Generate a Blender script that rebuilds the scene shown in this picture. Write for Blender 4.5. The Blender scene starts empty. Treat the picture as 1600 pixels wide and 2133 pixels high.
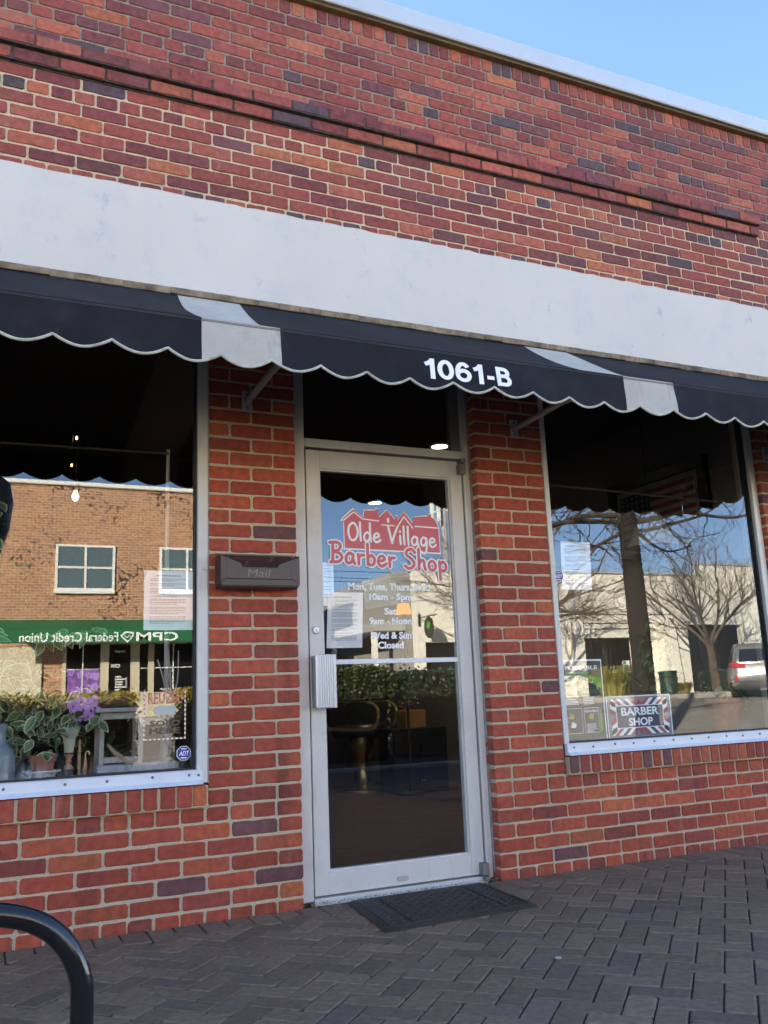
import bpy, bmesh, math, random
from mathutils import Vector, Matrix
rnd = random.Random(11)
R = math.radians
sc = bpy.context.scene
COLL = sc.collection

# ------------------------------------------------------------------ camera
YAW, PITCH, ROLL = 0.4321, 0.2053, -0.0402
fw = Vector((math.sin(YAW)*math.cos(PITCH), math.cos(YAW)*math.cos(PITCH), math.sin(PITCH)))
rt = Vector((math.cos(YAW), -math.sin(YAW), 0)); up = rt.cross(fw)
rr = math.cos(ROLL)*rt + math.sin(ROLL)*up
uu = -math.sin(ROLL)*rt + math.cos(ROLL)*up
cd = bpy.data.cameras.new('camera'); cam = bpy.data.objects.new('camera', cd); COLL.objects.link(cam)
cd.sensor_fit = 'VERTICAL'; cd.sensor_height = 24.0; cd.lens = 24.0*1852.2/2133.0
cd.clip_start = 0.05; cd.clip_end = 1000
mx = Matrix((rr, uu, -fw)).transposed().to_4x4(); mx.translation = Vector((-0.9207, -3.8803, 0.8705))
cam.matrix_world = mx
sc.camera = cam

# ------------------------------------------------------------------ sky, sun, exposure
SUN_AZ, SUN_EL = R(-46), R(19.5)          # azimuth measured from +Y (behind the shop) towards +X
world = bpy.data.worlds.new("World"); sc.world = world; world.use_nodes = True
wn = world.node_tree.nodes; wl = world.node_tree.links
bgn = wn['Background']
sky = wn.new('ShaderNodeTexSky'); sky.sky_type = 'NISHITA'; sky.sun_disc = False
sky.sun_elevation = SUN_EL; sky.sun_rotation = SUN_AZ
sky.altitude = 100; sky.air_density = 0.6; sky.dust_density = 0.1; sky.ozone_density = 1.6
wl.new(sky.outputs['Color'], bgn.inputs['Color']); bgn.inputs['Strength'].default_value = 0.085
sd = bpy.data.lights.new('sun', 'SUN'); sd.energy = 5.0; sd.angle = R(0.5); sd.color = (1.0, 0.90, 0.74)
sun = bpy.data.objects.new('sun', sd); COLL.objects.link(sun)
sdir = Vector((math.sin(SUN_AZ)*math.cos(SUN_EL), math.cos(SUN_AZ)*math.cos(SUN_EL), math.sin(SUN_EL)))
sun.rotation_euler = sdir.to_track_quat('Z', 'Y').to_euler(); sun.location = (-10, 20, 30)
sc.view_settings.view_transform = 'Standard'; sc.view_settings.look = 'None'
sc.view_settings.exposure = 3.05
sc.render.engine = 'CYCLES'
cy = sc.cycles
cy.use_denoising = True; cy.max_bounces = 10; cy.diffuse_bounces = 4; cy.glossy_bounces = 4
cy.transparent_max_bounces = 16; cy.transmission_bounces = 6; cy.sample_clamp_indirect = 6.0
cy.caustics_reflective = False; cy.caustics_refractive = False

# ------------------------------------------------------------------ materials
MATS = {}
def inp(n, *names):
    for k in names:
        if k in n.inputs: return n.inputs[k]
def M(name, col=(.5, .5, .5), rough=.6, metal=0., spec=.5, var=0., vs=20., bump=0., bs=60., attr=False,
      emis=0., stain=None, sscale=3., samt=.0, coat=0.):
    if name in MATS: return MATS[name]
    m = bpy.data.materials.new(name); m.use_nodes = True
    nt = m.node_tree; N = nt.nodes; L = nt.links
    b = N['Principled BSDF']
    b.inputs['Roughness'].default_value = rough; b.inputs['Metallic'].default_value = metal
    s = inp(b, 'Specular IOR Level', 'Specular')
    if s: s.default_value = spec
    if coat: b.inputs['Coat Weight'].default_value = coat
    tc = N.new('ShaderNodeTexCoord')
    cur = None
    if attr:
        a = N.new('ShaderNodeAttribute'); a.attribute_name = 'Col'; cur = a.outputs['Color']
    else:
        c = N.new('ShaderNodeRGB'); c.outputs[0].default_value = (*col, 1); cur = c.outputs[0]
    if var:
        nz = N.new('ShaderNodeTexNoise'); nz.inputs['Scale'].default_value = vs; nz.inputs['Detail'].default_value = 6
        L.new(tc.outputs['Object'], nz.inputs['Vector'])
        mr = N.new('ShaderNodeMapRange'); mr.inputs[1].default_value = .3; mr.inputs[2].default_value = .7
        mr.inputs[3].default_value = 1-var; mr.inputs[4].default_value = 1+var
        L.new(nz.outputs['Fac'], mr.inputs[0])
        mm = N.new('ShaderNodeVectorMath'); mm.operation = 'SCALE'
        L.new(cur, mm.inputs[0]); L.new(mr.outputs[0], mm.inputs['Scale']); cur = mm.outputs[0]
    if stain:
        nz = N.new('ShaderNodeTexNoise'); nz.inputs['Scale'].default_value = sscale; nz.inputs['Detail'].default_value = 9
        nz.inputs['Roughness'].default_value = .7
        L.new(tc.outputs['Object'], nz.inputs['Vector'])
        mr = N.new('ShaderNodeMapRange'); mr.inputs[1].default_value = .52; mr.inputs[2].default_value = .75
        mr.inputs[3].default_value = 0; mr.inputs[4].default_value = samt
        L.new(nz.outputs['Fac'], mr.inputs[0])
        mi = N.new('ShaderNodeMix'); mi.data_type = 'RGBA'
        L.new(mr.outputs[0], mi.inputs[0]); L.new(cur, mi.inputs[6]); mi.inputs[7].default_value = (*stain, 1)
        cur = mi.outputs[2]
    L.new(cur, b.inputs['Base Color'])
    if bump:
        nz = N.new('ShaderNodeTexNoise'); nz.inputs['Scale'].default_value = bs; nz.inputs['Detail'].default_value = 5
        L.new(tc.outputs['Object'], nz.inputs['Vector'])
        bp = N.new('ShaderNodeBump'); bp.inputs['Strength'].default_value = bump; bp.inputs['Distance'].default_value = .004
        L.new(nz.outputs['Fac'], bp.inputs['Height']); L.new(bp.outputs[0], b.inputs['Normal'])
    if emis:
        b.inputs['Emission Color'].default_value = (*col, 1); b.inputs['Emission Strength'].default_value = emis
    MATS[name] = m
    return m

def brick_shader(name, c1, c2, mortar, scale=1., axis='XZ', bw=.21, rh=.07, ms=.012, dark=None, dpos=None, offset=.5, bias=0.):
    m = bpy.data.materials.new(name); m.use_nodes = True
    nt = m.node_tree; N = nt.nodes; L = nt.links; b = N['Principled BSDF']
    b.inputs['Roughness'].default_value = .85
    tc = N.new('ShaderNodeTexCoord'); sp = N.new('ShaderNodeSeparateXYZ'); L.new(tc.outputs['Object'], sp.inputs[0])
    cb = N.new('ShaderNodeCombineXYZ')
    if axis == 'XZ':
        ad = N.new('ShaderNodeMath'); ad.operation = 'ADD'; L.new(sp.outputs['X'], ad.inputs[0]); L.new(sp.outputs['Y'], ad.inputs[1])
        L.new(ad.outputs[0], cb.inputs['X']); L.new(sp.outputs['Z'], cb.inputs['Y'])
    else:
        L.new(sp.outputs['X'], cb.inputs['X']); L.new(sp.outputs['Y'], cb.inputs['Y'])
    bt = N.new('ShaderNodeTexBrick'); L.new(cb.outputs[0], bt.inputs['Vector'])
    bt.inputs['Color1'].default_value = (*c1, 1); bt.inputs['Color2'].default_value = (*c2, 1); bt.inputs['Mortar'].default_value = (*mortar, 1)
    bt.inputs['Scale'].default_value = scale; bt.inputs['Brick Width'].default_value = bw; bt.inputs['Row Height'].default_value = rh
    bt.inputs['Mortar Size'].default_value = ms; bt.inputs['Bias'].default_value = bias; bt.offset = offset
    cur = bt.outputs['Color']
    nz = N.new('ShaderNodeTexNoise'); nz.inputs['Scale'].default_value = 14; nz.inputs['Detail'].default_value = 5; L.new(tc.outputs['Object'], nz.inputs['Vector'])
    mr = N.new('ShaderNodeMapRange'); mr.inputs[1].default_value = .3; mr.inputs[2].default_value = .7; mr.inputs[3].default_value = .7; mr.inputs[4].default_value = 1.3
    L.new(nz.outputs['Fac'], mr.inputs[0])
    mm = N.new('ShaderNodeVectorMath'); mm.operation = 'SCALE'; L.new(cur, mm.inputs[0]); L.new(mr.outputs[0], mm.inputs['Scale']); cur = mm.outputs[0]
    if dark:
        n2 = N.new('ShaderNodeTexNoise'); n2.inputs['Scale'].default_value = .55; n2.inputs['Detail'].default_value = 8; L.new(tc.outputs['Object'], n2.inputs['Vector'])
        b2 = N.new('ShaderNodeTexNoise'); b2.inputs['Scale'].default_value = 9; b2.inputs['Detail'].default_value = 2; L.new(cb.outputs[0], b2.inputs['Vector'])
        mu = N.new('ShaderNodeMath'); mu.operation = 'MULTIPLY'; L.new(n2.outputs['Fac'], mu.inputs[0]); L.new(b2.outputs['Fac'], mu.inputs[1])
        r2 = N.new('ShaderNodeMapRange'); r2.inputs[1].default_value = .31; r2.inputs[2].default_value = .36; L.new(mu.outputs[0], r2.inputs[0])
        mi = N.new('ShaderNodeMix'); mi.data_type = 'RGBA'; L.new(r2.outputs[0], mi.inputs[0]); L.new(cur, mi.inputs[6]); mi.inputs[7].default_value = (*dark, 1); cur = mi.outputs[2]
    L.new(cur, b.inputs['Base Color'])
    bp = N.new('ShaderNodeBump'); bp.inputs['Strength'].default_value = .4; bp.inputs['Distance'].default_value = .01
    iv = N.new('ShaderNodeMath'); iv.operation = 'SUBTRACT'; iv.inputs[0].default_value = 1; L.new(bt.outputs['Fac'], iv.inputs[1])
    L.new(iv.outputs[0], bp.inputs['Height']); L.new(bp.outputs[0], b.inputs['Normal'])
    MATS[name] = m
    return m

def glass_mat(name, ior=1.95, tint=(.97, .98, .98), dirt=0., dz=.62, dh=.2):
    m = bpy.data.materials.new(name); m.use_nodes = True
    nt = m.node_tree; N = nt.nodes; L = nt.links
    N.remove(N['Principled BSDF']); out = N['Material Output']
    tr = N.new('ShaderNodeBsdfTransparent'); tr.inputs[0].default_value = (*tint, 1)
    gl = N.new('ShaderNodeBsdfGlossy'); gl.inputs['Roughness'].default_value = 0.0; gl.inputs[0].default_value = (.95, .97, .97, 1)
    # reflectance that is the same from either side of the pane (Schlick)
    ge = N.new('ShaderNodeNewGeometry'); dt = N.new('ShaderNodeVectorMath'); dt.operation = 'DOT_PRODUCT'
    L.new(ge.outputs['Incoming'], dt.inputs[0]); L.new(ge.outputs['Normal'], dt.inputs[1])
    def mth(op, a, b=None):
        q = N.new('ShaderNodeMath'); q.operation = op
        for i_, v_ in enumerate((a, b)):
            if v_ is None: continue
            if isinstance(v_, (int, float)): q.inputs[i_].default_value = v_
            else: L.new(v_, q.inputs[i_])
        return q.outputs[0]
    r0 = ((ior-1)/(ior+1))**2
    fac = mth('ADD', mth('MULTIPLY', mth('POWER', mth('SUBTRACT', 1.0, mth('ABSOLUTE', dt.outputs['Value'])), 5.0), 1-r0), r0)
    mix = N.new('ShaderNodeMixShader'); L.new(fac, mix.inputs[0]); L.new(tr.outputs[0], mix.inputs[1]); L.new(gl.outputs[0], mix.inputs[2])
    tc = N.new('ShaderNodeTexCoord')
    nz = N.new('ShaderNodeTexNoise'); nz.inputs['Scale'].default_value = 1.6; L.new(tc.outputs['Object'], nz.inputs['Vector'])
    bp = N.new('ShaderNodeBump'); bp.inputs['Strength'].default_value = .006; bp.inputs['Distance'].default_value = .02
    L.new(nz.outputs['Fac'], bp.inputs['Height']); L.new(bp.outputs[0], gl.inputs['Normal'])
    cur = mix.outputs[0]
    if dirt:
        sp = N.new('ShaderNodeSeparateXYZ'); L.new(tc.outputs['Object'], sp.inputs[0])
        mr = N.new('ShaderNodeMapRange'); mr.inputs[1].default_value = dz+dh; mr.inputs[2].default_value = dz; mr.inputs[3].default_value = 0; mr.inputs[4].default_value = 1
        L.new(sp.outputs['Z'], mr.inputs[0])
        mp = N.new('ShaderNodeMapping'); mp.inputs['Scale'].default_value = (55, 1, 9); L.new(tc.outputs['Object'], mp.inputs[0])
        n2 = N.new('ShaderNodeTexNoise'); n2.inputs['Scale'].default_value = 1; n2.inputs['Detail'].default_value = 6; L.new(mp.outputs[0], n2.inputs['Vector'])
        n3 = N.new('ShaderNodeTexNoise'); n3.inputs['Scale'].default_value = 5; L.new(tc.outputs['Object'], n3.inputs['Vector'])
        r2 = N.new('ShaderNodeMapRange'); r2.inputs[1].default_value = .4; r2.inputs[2].default_value = .65; L.new(n2.outputs['Fac'], r2.inputs[0])
        r3 = N.new('ShaderNodeMapRange'); r3.inputs[1].default_value = .35; r3.inputs[2].default_value = .65; L.new(n3.outputs['Fac'], r3.inputs[0])
        a = N.new('ShaderNodeMath'); a.operation = 'MULTIPLY'; L.new(r2.outputs[0], a.inputs[0]); L.new(r3.outputs[0], a.inputs[1])
        c = N.new('ShaderNodeMath'); c.operation = 'MULTIPLY'; L.new(a.outputs[0], c.inputs[0]); L.new(mr.outputs[0], c.inputs[1])
        d = N.new('ShaderNodeMath'); d.operation = 'MULTIPLY'; L.new(c.outputs[0], d.inputs[0]); d.inputs[1].default_value = dirt
        df = N.new('ShaderNodeBsdfDiffuse'); df.inputs[0].default_value = (.7, .72, .74, 1)
        mx2 = N.new('ShaderNodeMixShader'); L.new(d.outputs[0], mx2.inputs[0]); L.new(cur, mx2.inputs[1]); L.new(df.outputs[0], mx2.inputs[2]); cur = mx2.outputs[0]
    L.new(cur, out.inputs['Surface'])
    MATS[name] = m
    return m
def clear_mat(name):
    m = bpy.data.materials.new(name); m.use_nodes = True
    N = m.node_tree.nodes; L = m.node_tree.links; N.remove(N['Principled BSDF'])
    t = N.new('ShaderNodeBsdfTransparent'); L.new(t.outputs[0], N['Material Output'].inputs['Surface']); MATS[name] = m
    return m

# ------------------------------------------------------------------ mesh builder
ORG = {}
class MB:
    def __init__(s): s.v = []; s.f = []; s.m = []; s.c = []; s.hascol = False
    def add(s, vs, fs, mi=0, col=None):
        o = len(s.v); s.v.extend(vs)
        for f in fs: s.f.append(tuple(i+o for i in f)); s.m.append(mi); s.c.append(col or (.5, .5, .5))
        if col: s.hascol = True
        return s
    def quad(s, a, b, c, d, mi=0, col=None): return s.add([a, b, c, d], [(0, 1, 2, 3)], mi, col)
    def box(s, x0, x1, y0, y1, z0, z1, mi=0, b=0., col=None):
        if x0 > x1: x0, x1 = x1, x0
        if y0 > y1: y0, y1 = y1, y0
        if z0 > z1: z0, z1 = z1, z0
        if b <= 0:
            vs = [(x, y, z) for x in (x0, x1) for y in (y0, y1) for z in (z0, z1)]
            return s.add(vs, [(0, 1, 3, 2), (4, 6, 7, 5), (0, 4, 5, 1), (2, 3, 7, 6), (0, 2, 6, 4), (1, 5, 7, 3)], mi, col)
        vs = []; idx = {}
        for i, x in enumerate((x0, x1)):
            for j, y in enumerate((y0, y1)):
                for k, z in enumerate((z0, z1)):
                    sx, sy, sz = (1, -1)[i]*b, (1, -1)[j]*b, (1, -1)[k]*b
                    idx[i, j, k] = len(vs)
                    vs += [(x, y+sy, z+sz), (x+sx, y, z+sz), (x+sx, y+sy, z)]
        fs = []
        for i in (0, 1): fs.append([idx[i, j, k] for j, k in ((0, 0), (1, 0), (1, 1), (0, 1))])
        for j in (0, 1): fs.append([idx[i, j, k]+1 for i, k in ((0, 0), (1, 0), (1, 1), (0, 1))])
        for k in (0, 1): fs.append([idx[i, j, k]+2 for i, j in ((0, 0), (1, 0), (1, 1), (0, 1))])
        for j in (0, 1):
            for k in (0, 1): fs.append([idx[0, j, k]+1, idx[1, j, k]+1, idx[1, j, k]+2, idx[0, j, k]+2])
        for i in (0, 1):
            for k in (0, 1): fs.append([idx[i, 0, k], idx[i, 1, k], idx[i, 1, k]+2, idx[i, 0, k]+2])
        for i in (0, 1):
            for j in (0, 1): fs.append([idx[i, j, 0], idx[i, j, 1], idx[i, j, 1]+1, idx[i, j, 0]+1])
        for i in (0, 1):
            for j in (0, 1):
                for k in (0, 1): a = idx[i, j, k]; fs.append([a, a+1, a+2])
        return s.add(vs, fs, mi, col)
    def tube(s, pts, rad, n=6, mi=0, col=None, cap=True):
        pts = [Vector(p) for p in pts]
        if not hasattr(rad, '__len__'): rad = [rad]*len(pts)
        t0 = (pts[1]-pts[0]).normalized(); a = Vector((0, 0, 1)) if abs(t0.z) < .9 else Vector((1, 0, 0))
        u = t0.cross(a).normalized(); vs = []; fs = []
        for i, p in enumerate(pts):
            t = (pts[min(i+1, len(pts)-1)]-pts[max(i-1, 0)]).normalized()
            u = (u - t*u.dot(t)).normalized(); w = t.cross(u)
            for k in range(n):
                an = 2*math.pi*k/n; vs.append(tuple(p+(u*math.cos(an)+w*math.sin(an))*rad[i]))
        for i in range(len(pts)-1):
            for k in range(n): fs.append((i*n+k, i*n+(k+1) % n, (i+1)*n+(k+1) % n, (i+1)*n+k))
        if cap: fs.append(tuple(range(n))[::-1]); fs.append(tuple(range((len(pts)-1)*n, len(pts)*n)))
        return s.add(vs, fs, mi, col)
    def lathe(s, prof, cx, cy, n=20, mi=0, z0=0., cap=True):
        vs = []; fs = []
        for r, z in prof:
            for k in range(n): a = 2*math.pi*k/n; vs.append((cx+r*math.cos(a), cy+r*math.sin(a), z0+z))
        for i in range(len(prof)-1):
            for k in range(n): fs.append((i*n+k, i*n+(k+1) % n, (i+1)*n+(k+1) % n, (i+1)*n+k))
        if cap and prof[0][0] > 1e-4: fs.append(tuple(range(n))[::-1])
        if cap and prof[-1][0] > 1e-4: fs.append(tuple(range((len(prof)-1)*n, len(prof)*n)))
        return s.add(vs, fs, mi)
    def prism(s, poly, y0, y1, mi=0, ax='y', col=None):
        n = len(poly)
        if ax == 'y': vs = [(x, y0, z) for x, z in poly]+[(x, y1, z) for x, z in poly]
        elif ax == 'x': vs = [(y0, x, z) for x, z in poly]+[(y1, x, z) for x, z in poly]
        else: vs = [(x, z, y0) for x, z in poly]+[(x, z, y1) for x, z in poly]
        fs = [tuple(range(n)), tuple(range(n, 2*n))[::-1]]+[(i, (i+1) % n, n+(i+1) % n, n+i) for i in range(n)]
        return s.add(vs, fs, mi, col)
    def build(s, name, mats, parent=None, smooth=False, org=None, recalc=True, label=None):
        if not isinstance(mats, (list, tuple)): mats = [mats]
        if parent is not None: org = ORG[parent.name]
        o0 = Vector(org) if org is not None else Vector((0, 0, 0))
        me = bpy.data.meshes.new(name)
        me.from_pydata([(v[0]-o0.x, v[1]-o0.y, v[2]-o0.z) for v in s.v], [], s.f)
        for m in mats: me.materials.append(m)
        me.polygons.foreach_set('material_index', s.m)
        if s.hascol:
            at = me.attributes.new('Col', 'FLOAT_COLOR', 'FACE')
            at.data.foreach_set('color', [x for c in s.c for x in (*c, 1.)])
        if recalc:
            bm = bmesh.new(); bm.from_mesh(me); bmesh.ops.recalc_face_normals(bm, faces=bm.faces); bm.to_mesh(me); bm.free()
        if smooth:
            me.polygons.foreach_set('use_smooth', [True]*len(me.polygons))
            try: me.set_sharp_from_angle(angle=R(40))
            except Exception: pass
        me.update()
        ob = bpy.data.objects.new(name, me); COLL.objects.link(ob)
        ORG[ob.name] = o0
        if parent is not None: ob.parent = parent
        else: ob.location = o0
        if label: ob['label'] = label
        return ob

def thing(name, label, cat, loc=(0, 0, 0), group=None, local=False, rz=0.):
    o = bpy.data.objects.new(name, None); COLL.objects.link(o); o.empty_display_size = .1
    o.location = loc; o.rotation_euler = (0, 0, rz)
    o['label'] = label; o['category'] = cat
    if group: o['group'] = group
    ORG[o.name] = Vector((0, 0, 0)) if local else Vector(loc)
    return o
def tag(o, label, cat, group=None, kind=None):
    o['label'] = label; o['category'] = cat
    if group: o['group'] = group
    if kind: o['kind'] = kind
    return o
def structure(o): o['kind'] = 'structure'; return o
def dup_tree(o, parent=None):
    c = o.copy(); COLL.objects.link(c)
    if parent is not None: c.parent = parent
    for ch in list(o.children): dup_tree(ch, c)
    return c

_txt = {}
def text_geo(s, bold=0., space=1.):
    k = (s, bold, space)
    if k in _txt: return _txt[k]
    cu = bpy.data.curves.new('t', 'FONT'); cu.body = s; cu.size = 1; cu.offset = bold; cu.space_character = space
    cu.resolution_u = 4; cu.align_x = 'LEFT'
    ob = bpy.data.objects.new('t', cu); COLL.objects.link(ob)
    dg = bpy.context.evaluated_depsgraph_get()
    me = bpy.data.meshes.new_from_object(ob.evaluated_get(dg))
    vs = [v.co.copy() for v in me.vertices]; fs = [tuple(p.vertices) for p in me.polygons]
    bpy.data.objects.remove(ob); bpy.data.meshes.remove(me); bpy.data.curves.remove(cu)
    x0 = min(v.x for v in vs); x1 = max(v.x for v in vs); y0 = min(v.y for v in vs); y1 = max(v.y for v in vs)
    _txt[k] = ([((v.x-x0)/(x1-x0), (v.y-y0)/(y1-y0)) for v in vs], fs)
    return _txt[k]
def text(mb, s, x0, x1, z0, z1, y, mi=0, bold=0., facing=-1, shear=0., space=1., th=0.):
    """flat lettering filling the box x0..x1, z0..z1; facing -1 reads from -Y, +1 reads from +Y"""
    pts, fs = text_geo(s, bold, space)
    def P(a, b, yy):
        x = a*(x1-x0)+b*shear
        return ((x0+x) if facing < 0 else (x1-x), yy, z0+b*(z1-z0))
    mb.add([P(a, b, y) for a, b in pts], fs, mi)

def catmull(pts, n=6, closed=False):
    P = [Vector(p) for p in pts]; out = []
    m = len(P)
    rng = range(m) if closed else range(m-1)
    for i in rng:
        p0 = P[(i-1) % m] if closed else P[max(i-1, 0)]; p1 = P[i]; p2 = P[(i+1) % m]
        p3 = P[(i+2) % m] if closed else P[min(i+2, m-1)]
        for k in range(n):
            t = k/n
            out.append(.5*((2*p1)+(-p0+p2)*t+(2*p0-5*p1+4*p2-p3)*t*t+(-p0+3*p1-3*p2+p3)*t**3))
    out.append(P[0].copy() if closed else P[-1].copy())
    return out

# common materials
m_brick = M('brick_face', rough=.85, var=.27, vs=34, bump=.5, bs=140, attr=True, stain=(.27, .15, .12), sscale=2.4, samt=.35)
def add_streaks(m, col=(.03, .022, .02), amt=.5, sc=(5., 5., .55), lo=.56, hi=.72):
    nt = m.node_tree; N = nt.nodes; L = nt.links; b = N['Principled BSDF']; src = b.inputs['Base Color'].links[0].from_socket
    tc = N.new('ShaderNodeTexCoord'); mp = N.new('ShaderNodeMapping'); mp.inputs['Scale'].default_value = sc; L.new(tc.outputs['Object'], mp.inputs[0])
    nz = N.new('ShaderNodeTexNoise'); nz.inputs['Scale'].default_value = 1.; nz.inputs['Detail'].default_value = 8; nz.inputs['Roughness'].default_value = .65; L.new(mp.outputs[0], nz.inputs['Vector'])
    mr = N.new('ShaderNodeMapRange'); mr.inputs[1].default_value = lo; mr.inputs[2].default_value = hi; mr.inputs[4].default_value = amt; L.new(nz.outputs['Fac'], mr.inputs[0])
    mi = N.new('ShaderNodeMix'); mi.data_type = 'RGBA'; L.new(mr.outputs[0], mi.inputs[0]); L.new(src, mi.inputs[6]); mi.inputs[7].default_value = (*col, 1); L.new(mi.outputs[2], b.inputs['Base Color'])
add_streaks(m_brick); add_streaks(m_brick, (.55, .42, .36), .35, (9., 9., 2.5), .64, .80)
m_mortar = M('mortar', (.55, .455, .32), rough=.95, var=.25, vs=220, bump=.8, bs=260, stain=(.2, .18, .12), sscale=1.2, samt=.4)
m_alu = M('white_aluminium', (.66, .64, .60), rough=.42, var=.05, vs=6, stain=(.40, .36, .29), sscale=5, samt=.35)
a_ = add_streaks; a_(m_alu, (.30, .26, .20), .35, (40., 40., 3.), .60, .75); a_(m_alu, (.25, .23, .20), .5, (25., 25., 25.), .66, .72)
m_alu2 = M('satin_aluminium', (.60, .60, .62), rough=.3, metal=.55)
m_black = M('black_rubber', (.02, .02, .022), rough=.6)
m_white = M('white_flashing', (.74, .77, .82), rough=.4, stain=(.5, .48, .45), sscale=7, samt=.3)
m_screw = M('steel_screw', (.22, .22, .24), rough=.45, metal=.7)
m_vinyl = M('white_vinyl', (.90, .90, .90), rough=.5)
m_glassL = glass_mat('window_glass_left', dirt=.40, dz=.6, dh=.10)
m_glassR = glass_mat('window_glass_right', dirt=.25, dz=.6, dh=.09)
m_glassD = glass_mat('door_glass')
m_clear = clear_mat('glass_inner_face')

def pane(name, x0, x1, z0, z1, y, mat, parent, th=.006):
    mb = MB()
    mb.box(x0, x1, y, y+th, z0, z1)
    mb.m = [1, 1, 0, 1, 1, 1]
    return mb.build(name, [mat, m_clear], parent)

# ------------------------------------------------------------------ ground
H = .0677; Z0 = .045
def zk(k): return Z0+k*H
m_joint = M('paver_joint', (.030, .032, .024), rough=.95, var=.4, vs=9, bump=.5, stain=(.03, .045, .012), sscale=2.2, samt=.9)
m_pave = M('paver_face', rough=.8, var=.22, vs=40, bump=.55, bs=90, attr=True)
m_walk = brick_shader('sidewalk_brick', (.11, .10, .10), (.085, .08, .08), (.04, .04, .035), axis='XY', bw=.2, rh=.1, ms=.006)
m_asph = M('asphalt', (.34, .305, .25), rough=.9, var=.2, vs=3, bump=.4, bs=80, stain=(.24, .21, .18), sscale=.6, samt=.6)
m_conc = M('kerb_concrete', (.42, .40, .36), rough=.85, var=.15, vs=5)
m_far = M('far_sidewalk', (.50, .44, .35), rough=.9, var=.12, vs=1.5)
g = MB()
def strip(mb, x0, x1, ys, mi=0):
    for (ya, za), (yb, zb) in zip(ys[:-1], ys[1:]): mb.quad((x0, ya, za), (x1, ya, za), (x1, yb, zb), (x0, yb, zb), mi)
strip(g, -80, 120, [(60, -.05), (.02, -.05), (-6.8, -.05)])
structure(g.build('ground', m_walk))
g = MB(); strip(g, -80, 120, [(-6.95, -.10), (-9, -.06), (-12, .12), (-15, .30), (-18.3, .46)])
structure(g.build('road', m_asph))
g = MB(); strip(g, -80, 120, [(-18.3, .46), (-18.32, .60), (-24, .62), (-60, .6), (-400, .6)])
structure(g.build('far_pavement', m_far))
g = MB(); g.box(-80, 120, -6.95, -6.8, -.3, .002, 0, .015)
structure(g.build('kerb', m_conc))
g = MB(); g.box(-80, 120, -18.45, -18.3, .2, .607, 0, .015)
structure(g.build('far_kerb', m_conc))
m_soil = M('planting_soil', (.05, .038, .028), rough=.95, var=.3, vs=8, bump=.8)
g = MB(); g.box(-8, 12.3, -9.0, -6.96, -.3, .02, 0, .02)
structure(g.build('planting_bed', m_soil))

# herringbone pavers, laid at 45 degrees to the wall
pv = MB()
def paver(mb, c, ux, uy, l, w, z):
    ch = .0035; gp = .0014
    hx, hy = l/2-gp, w/2-gp
    base = rnd.choice([(.198, .140, .092), (.215, .150, .097), (.186, .136, .095), (.230, .160, .102), (.200, .140, .090)])
    f = rnd.uniform(.8, 1.18); col = tuple(q*f for q in base)
    tx, ty, dz = rnd.uniform(-.008, .008), rnd.uniform(-.012, .012), rnd.uniform(-.001, .001)
    ring = []
    for s, t in ((-1, -1), (0, -1), (1, -1), (1, 0), (1, 1), (0, 1), (-1, 1), (-1, 0)):
        ring.append((s*hx*rnd.uniform(.985, 1), t*hy*rnd.uniform(.96, 1)))
    # cut the corners
    pts = []
    for i, (a, b) in enumerate(ring):
        if i % 2 == 0:
            k = rnd.uniform(.003, .012)
            pa, pn = ring[i-1], ring[(i+1) % 8]
            for q in (pa, pn):
                d = math.hypot(q[0]-a, q[1]-b); pts.append((a+(q[0]-a)*k/d, b+(q[1]-b)*k/d))
        else: pts.append((a, b))
    def W(a, b, zz): return (c[0]+ux[0]*a+uy[0]*b, c[1]+ux[1]*a+uy[1]*b, zz)
    n = len(pts)
    vs = [W(a*(1-ch/hx), b*(1-ch/hy), z+dz+a*tx+b*ty) for a, b in pts]+[W(a, b, z+dz-.004+a*tx+b*ty) for a, b in pts]+[W(a, b, z-.04) for a, b in pts]
    fs = [tuple(range(n))]
    for i in range(n):
        j = (i+1) % n; fs += [(i, j, n+j, n+i), (n+i, n+j, 2*n+j, 2*n+i)]
    mb.add(vs, fs, 0, col)
s2 = math.sqrt(.5); PL, PW = .176, .088
ux, uy = (s2, s2), (-s2, s2)
for i in range(-66, 76):
    for j in range(-66, 76):
        # herringbone lattice: pairs at origin a*(1,1)... in units of the paver width
        for kind in (0, 1):
            ou, ov = (i*1.0+j*2.0, i*1.0-j*2.0)
            if kind == 0: cu_, cv_ = ou+1.0, ov+.5
            else: cu_, cv_ = ou+.5, ov+2.0
            a, b = cu_*PW, cv_*PW
            x = a*ux[0]+b*uy[0]+.04; y = a*ux[1]+b*uy[1]-2.9
            if -3.2 < x < 6.6 and -4.6 < y < -.19:
                if kind == 0: paver(pv, (x, y), ux, uy, PL, PW, 0.)
                else: paver(pv, (x, y), uy, ux, PL, PW, 0.)
for i in range(0, 95):          # header course of pavers along the wall, stepped under the diagonal field
    x = -3.1+i*.1035
    paver(pv, (x, -.105), (0, 1), (1, 0), PL, .1035, -.0005)
pvo = structure(pv.build('pavement', m_pave, recalc=False))
g = MB(); g.box(-3.3, 6.8, -4.75, .02, -.045, -.0075)
structure(g.build('pavement_bed', m_joint))

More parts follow.
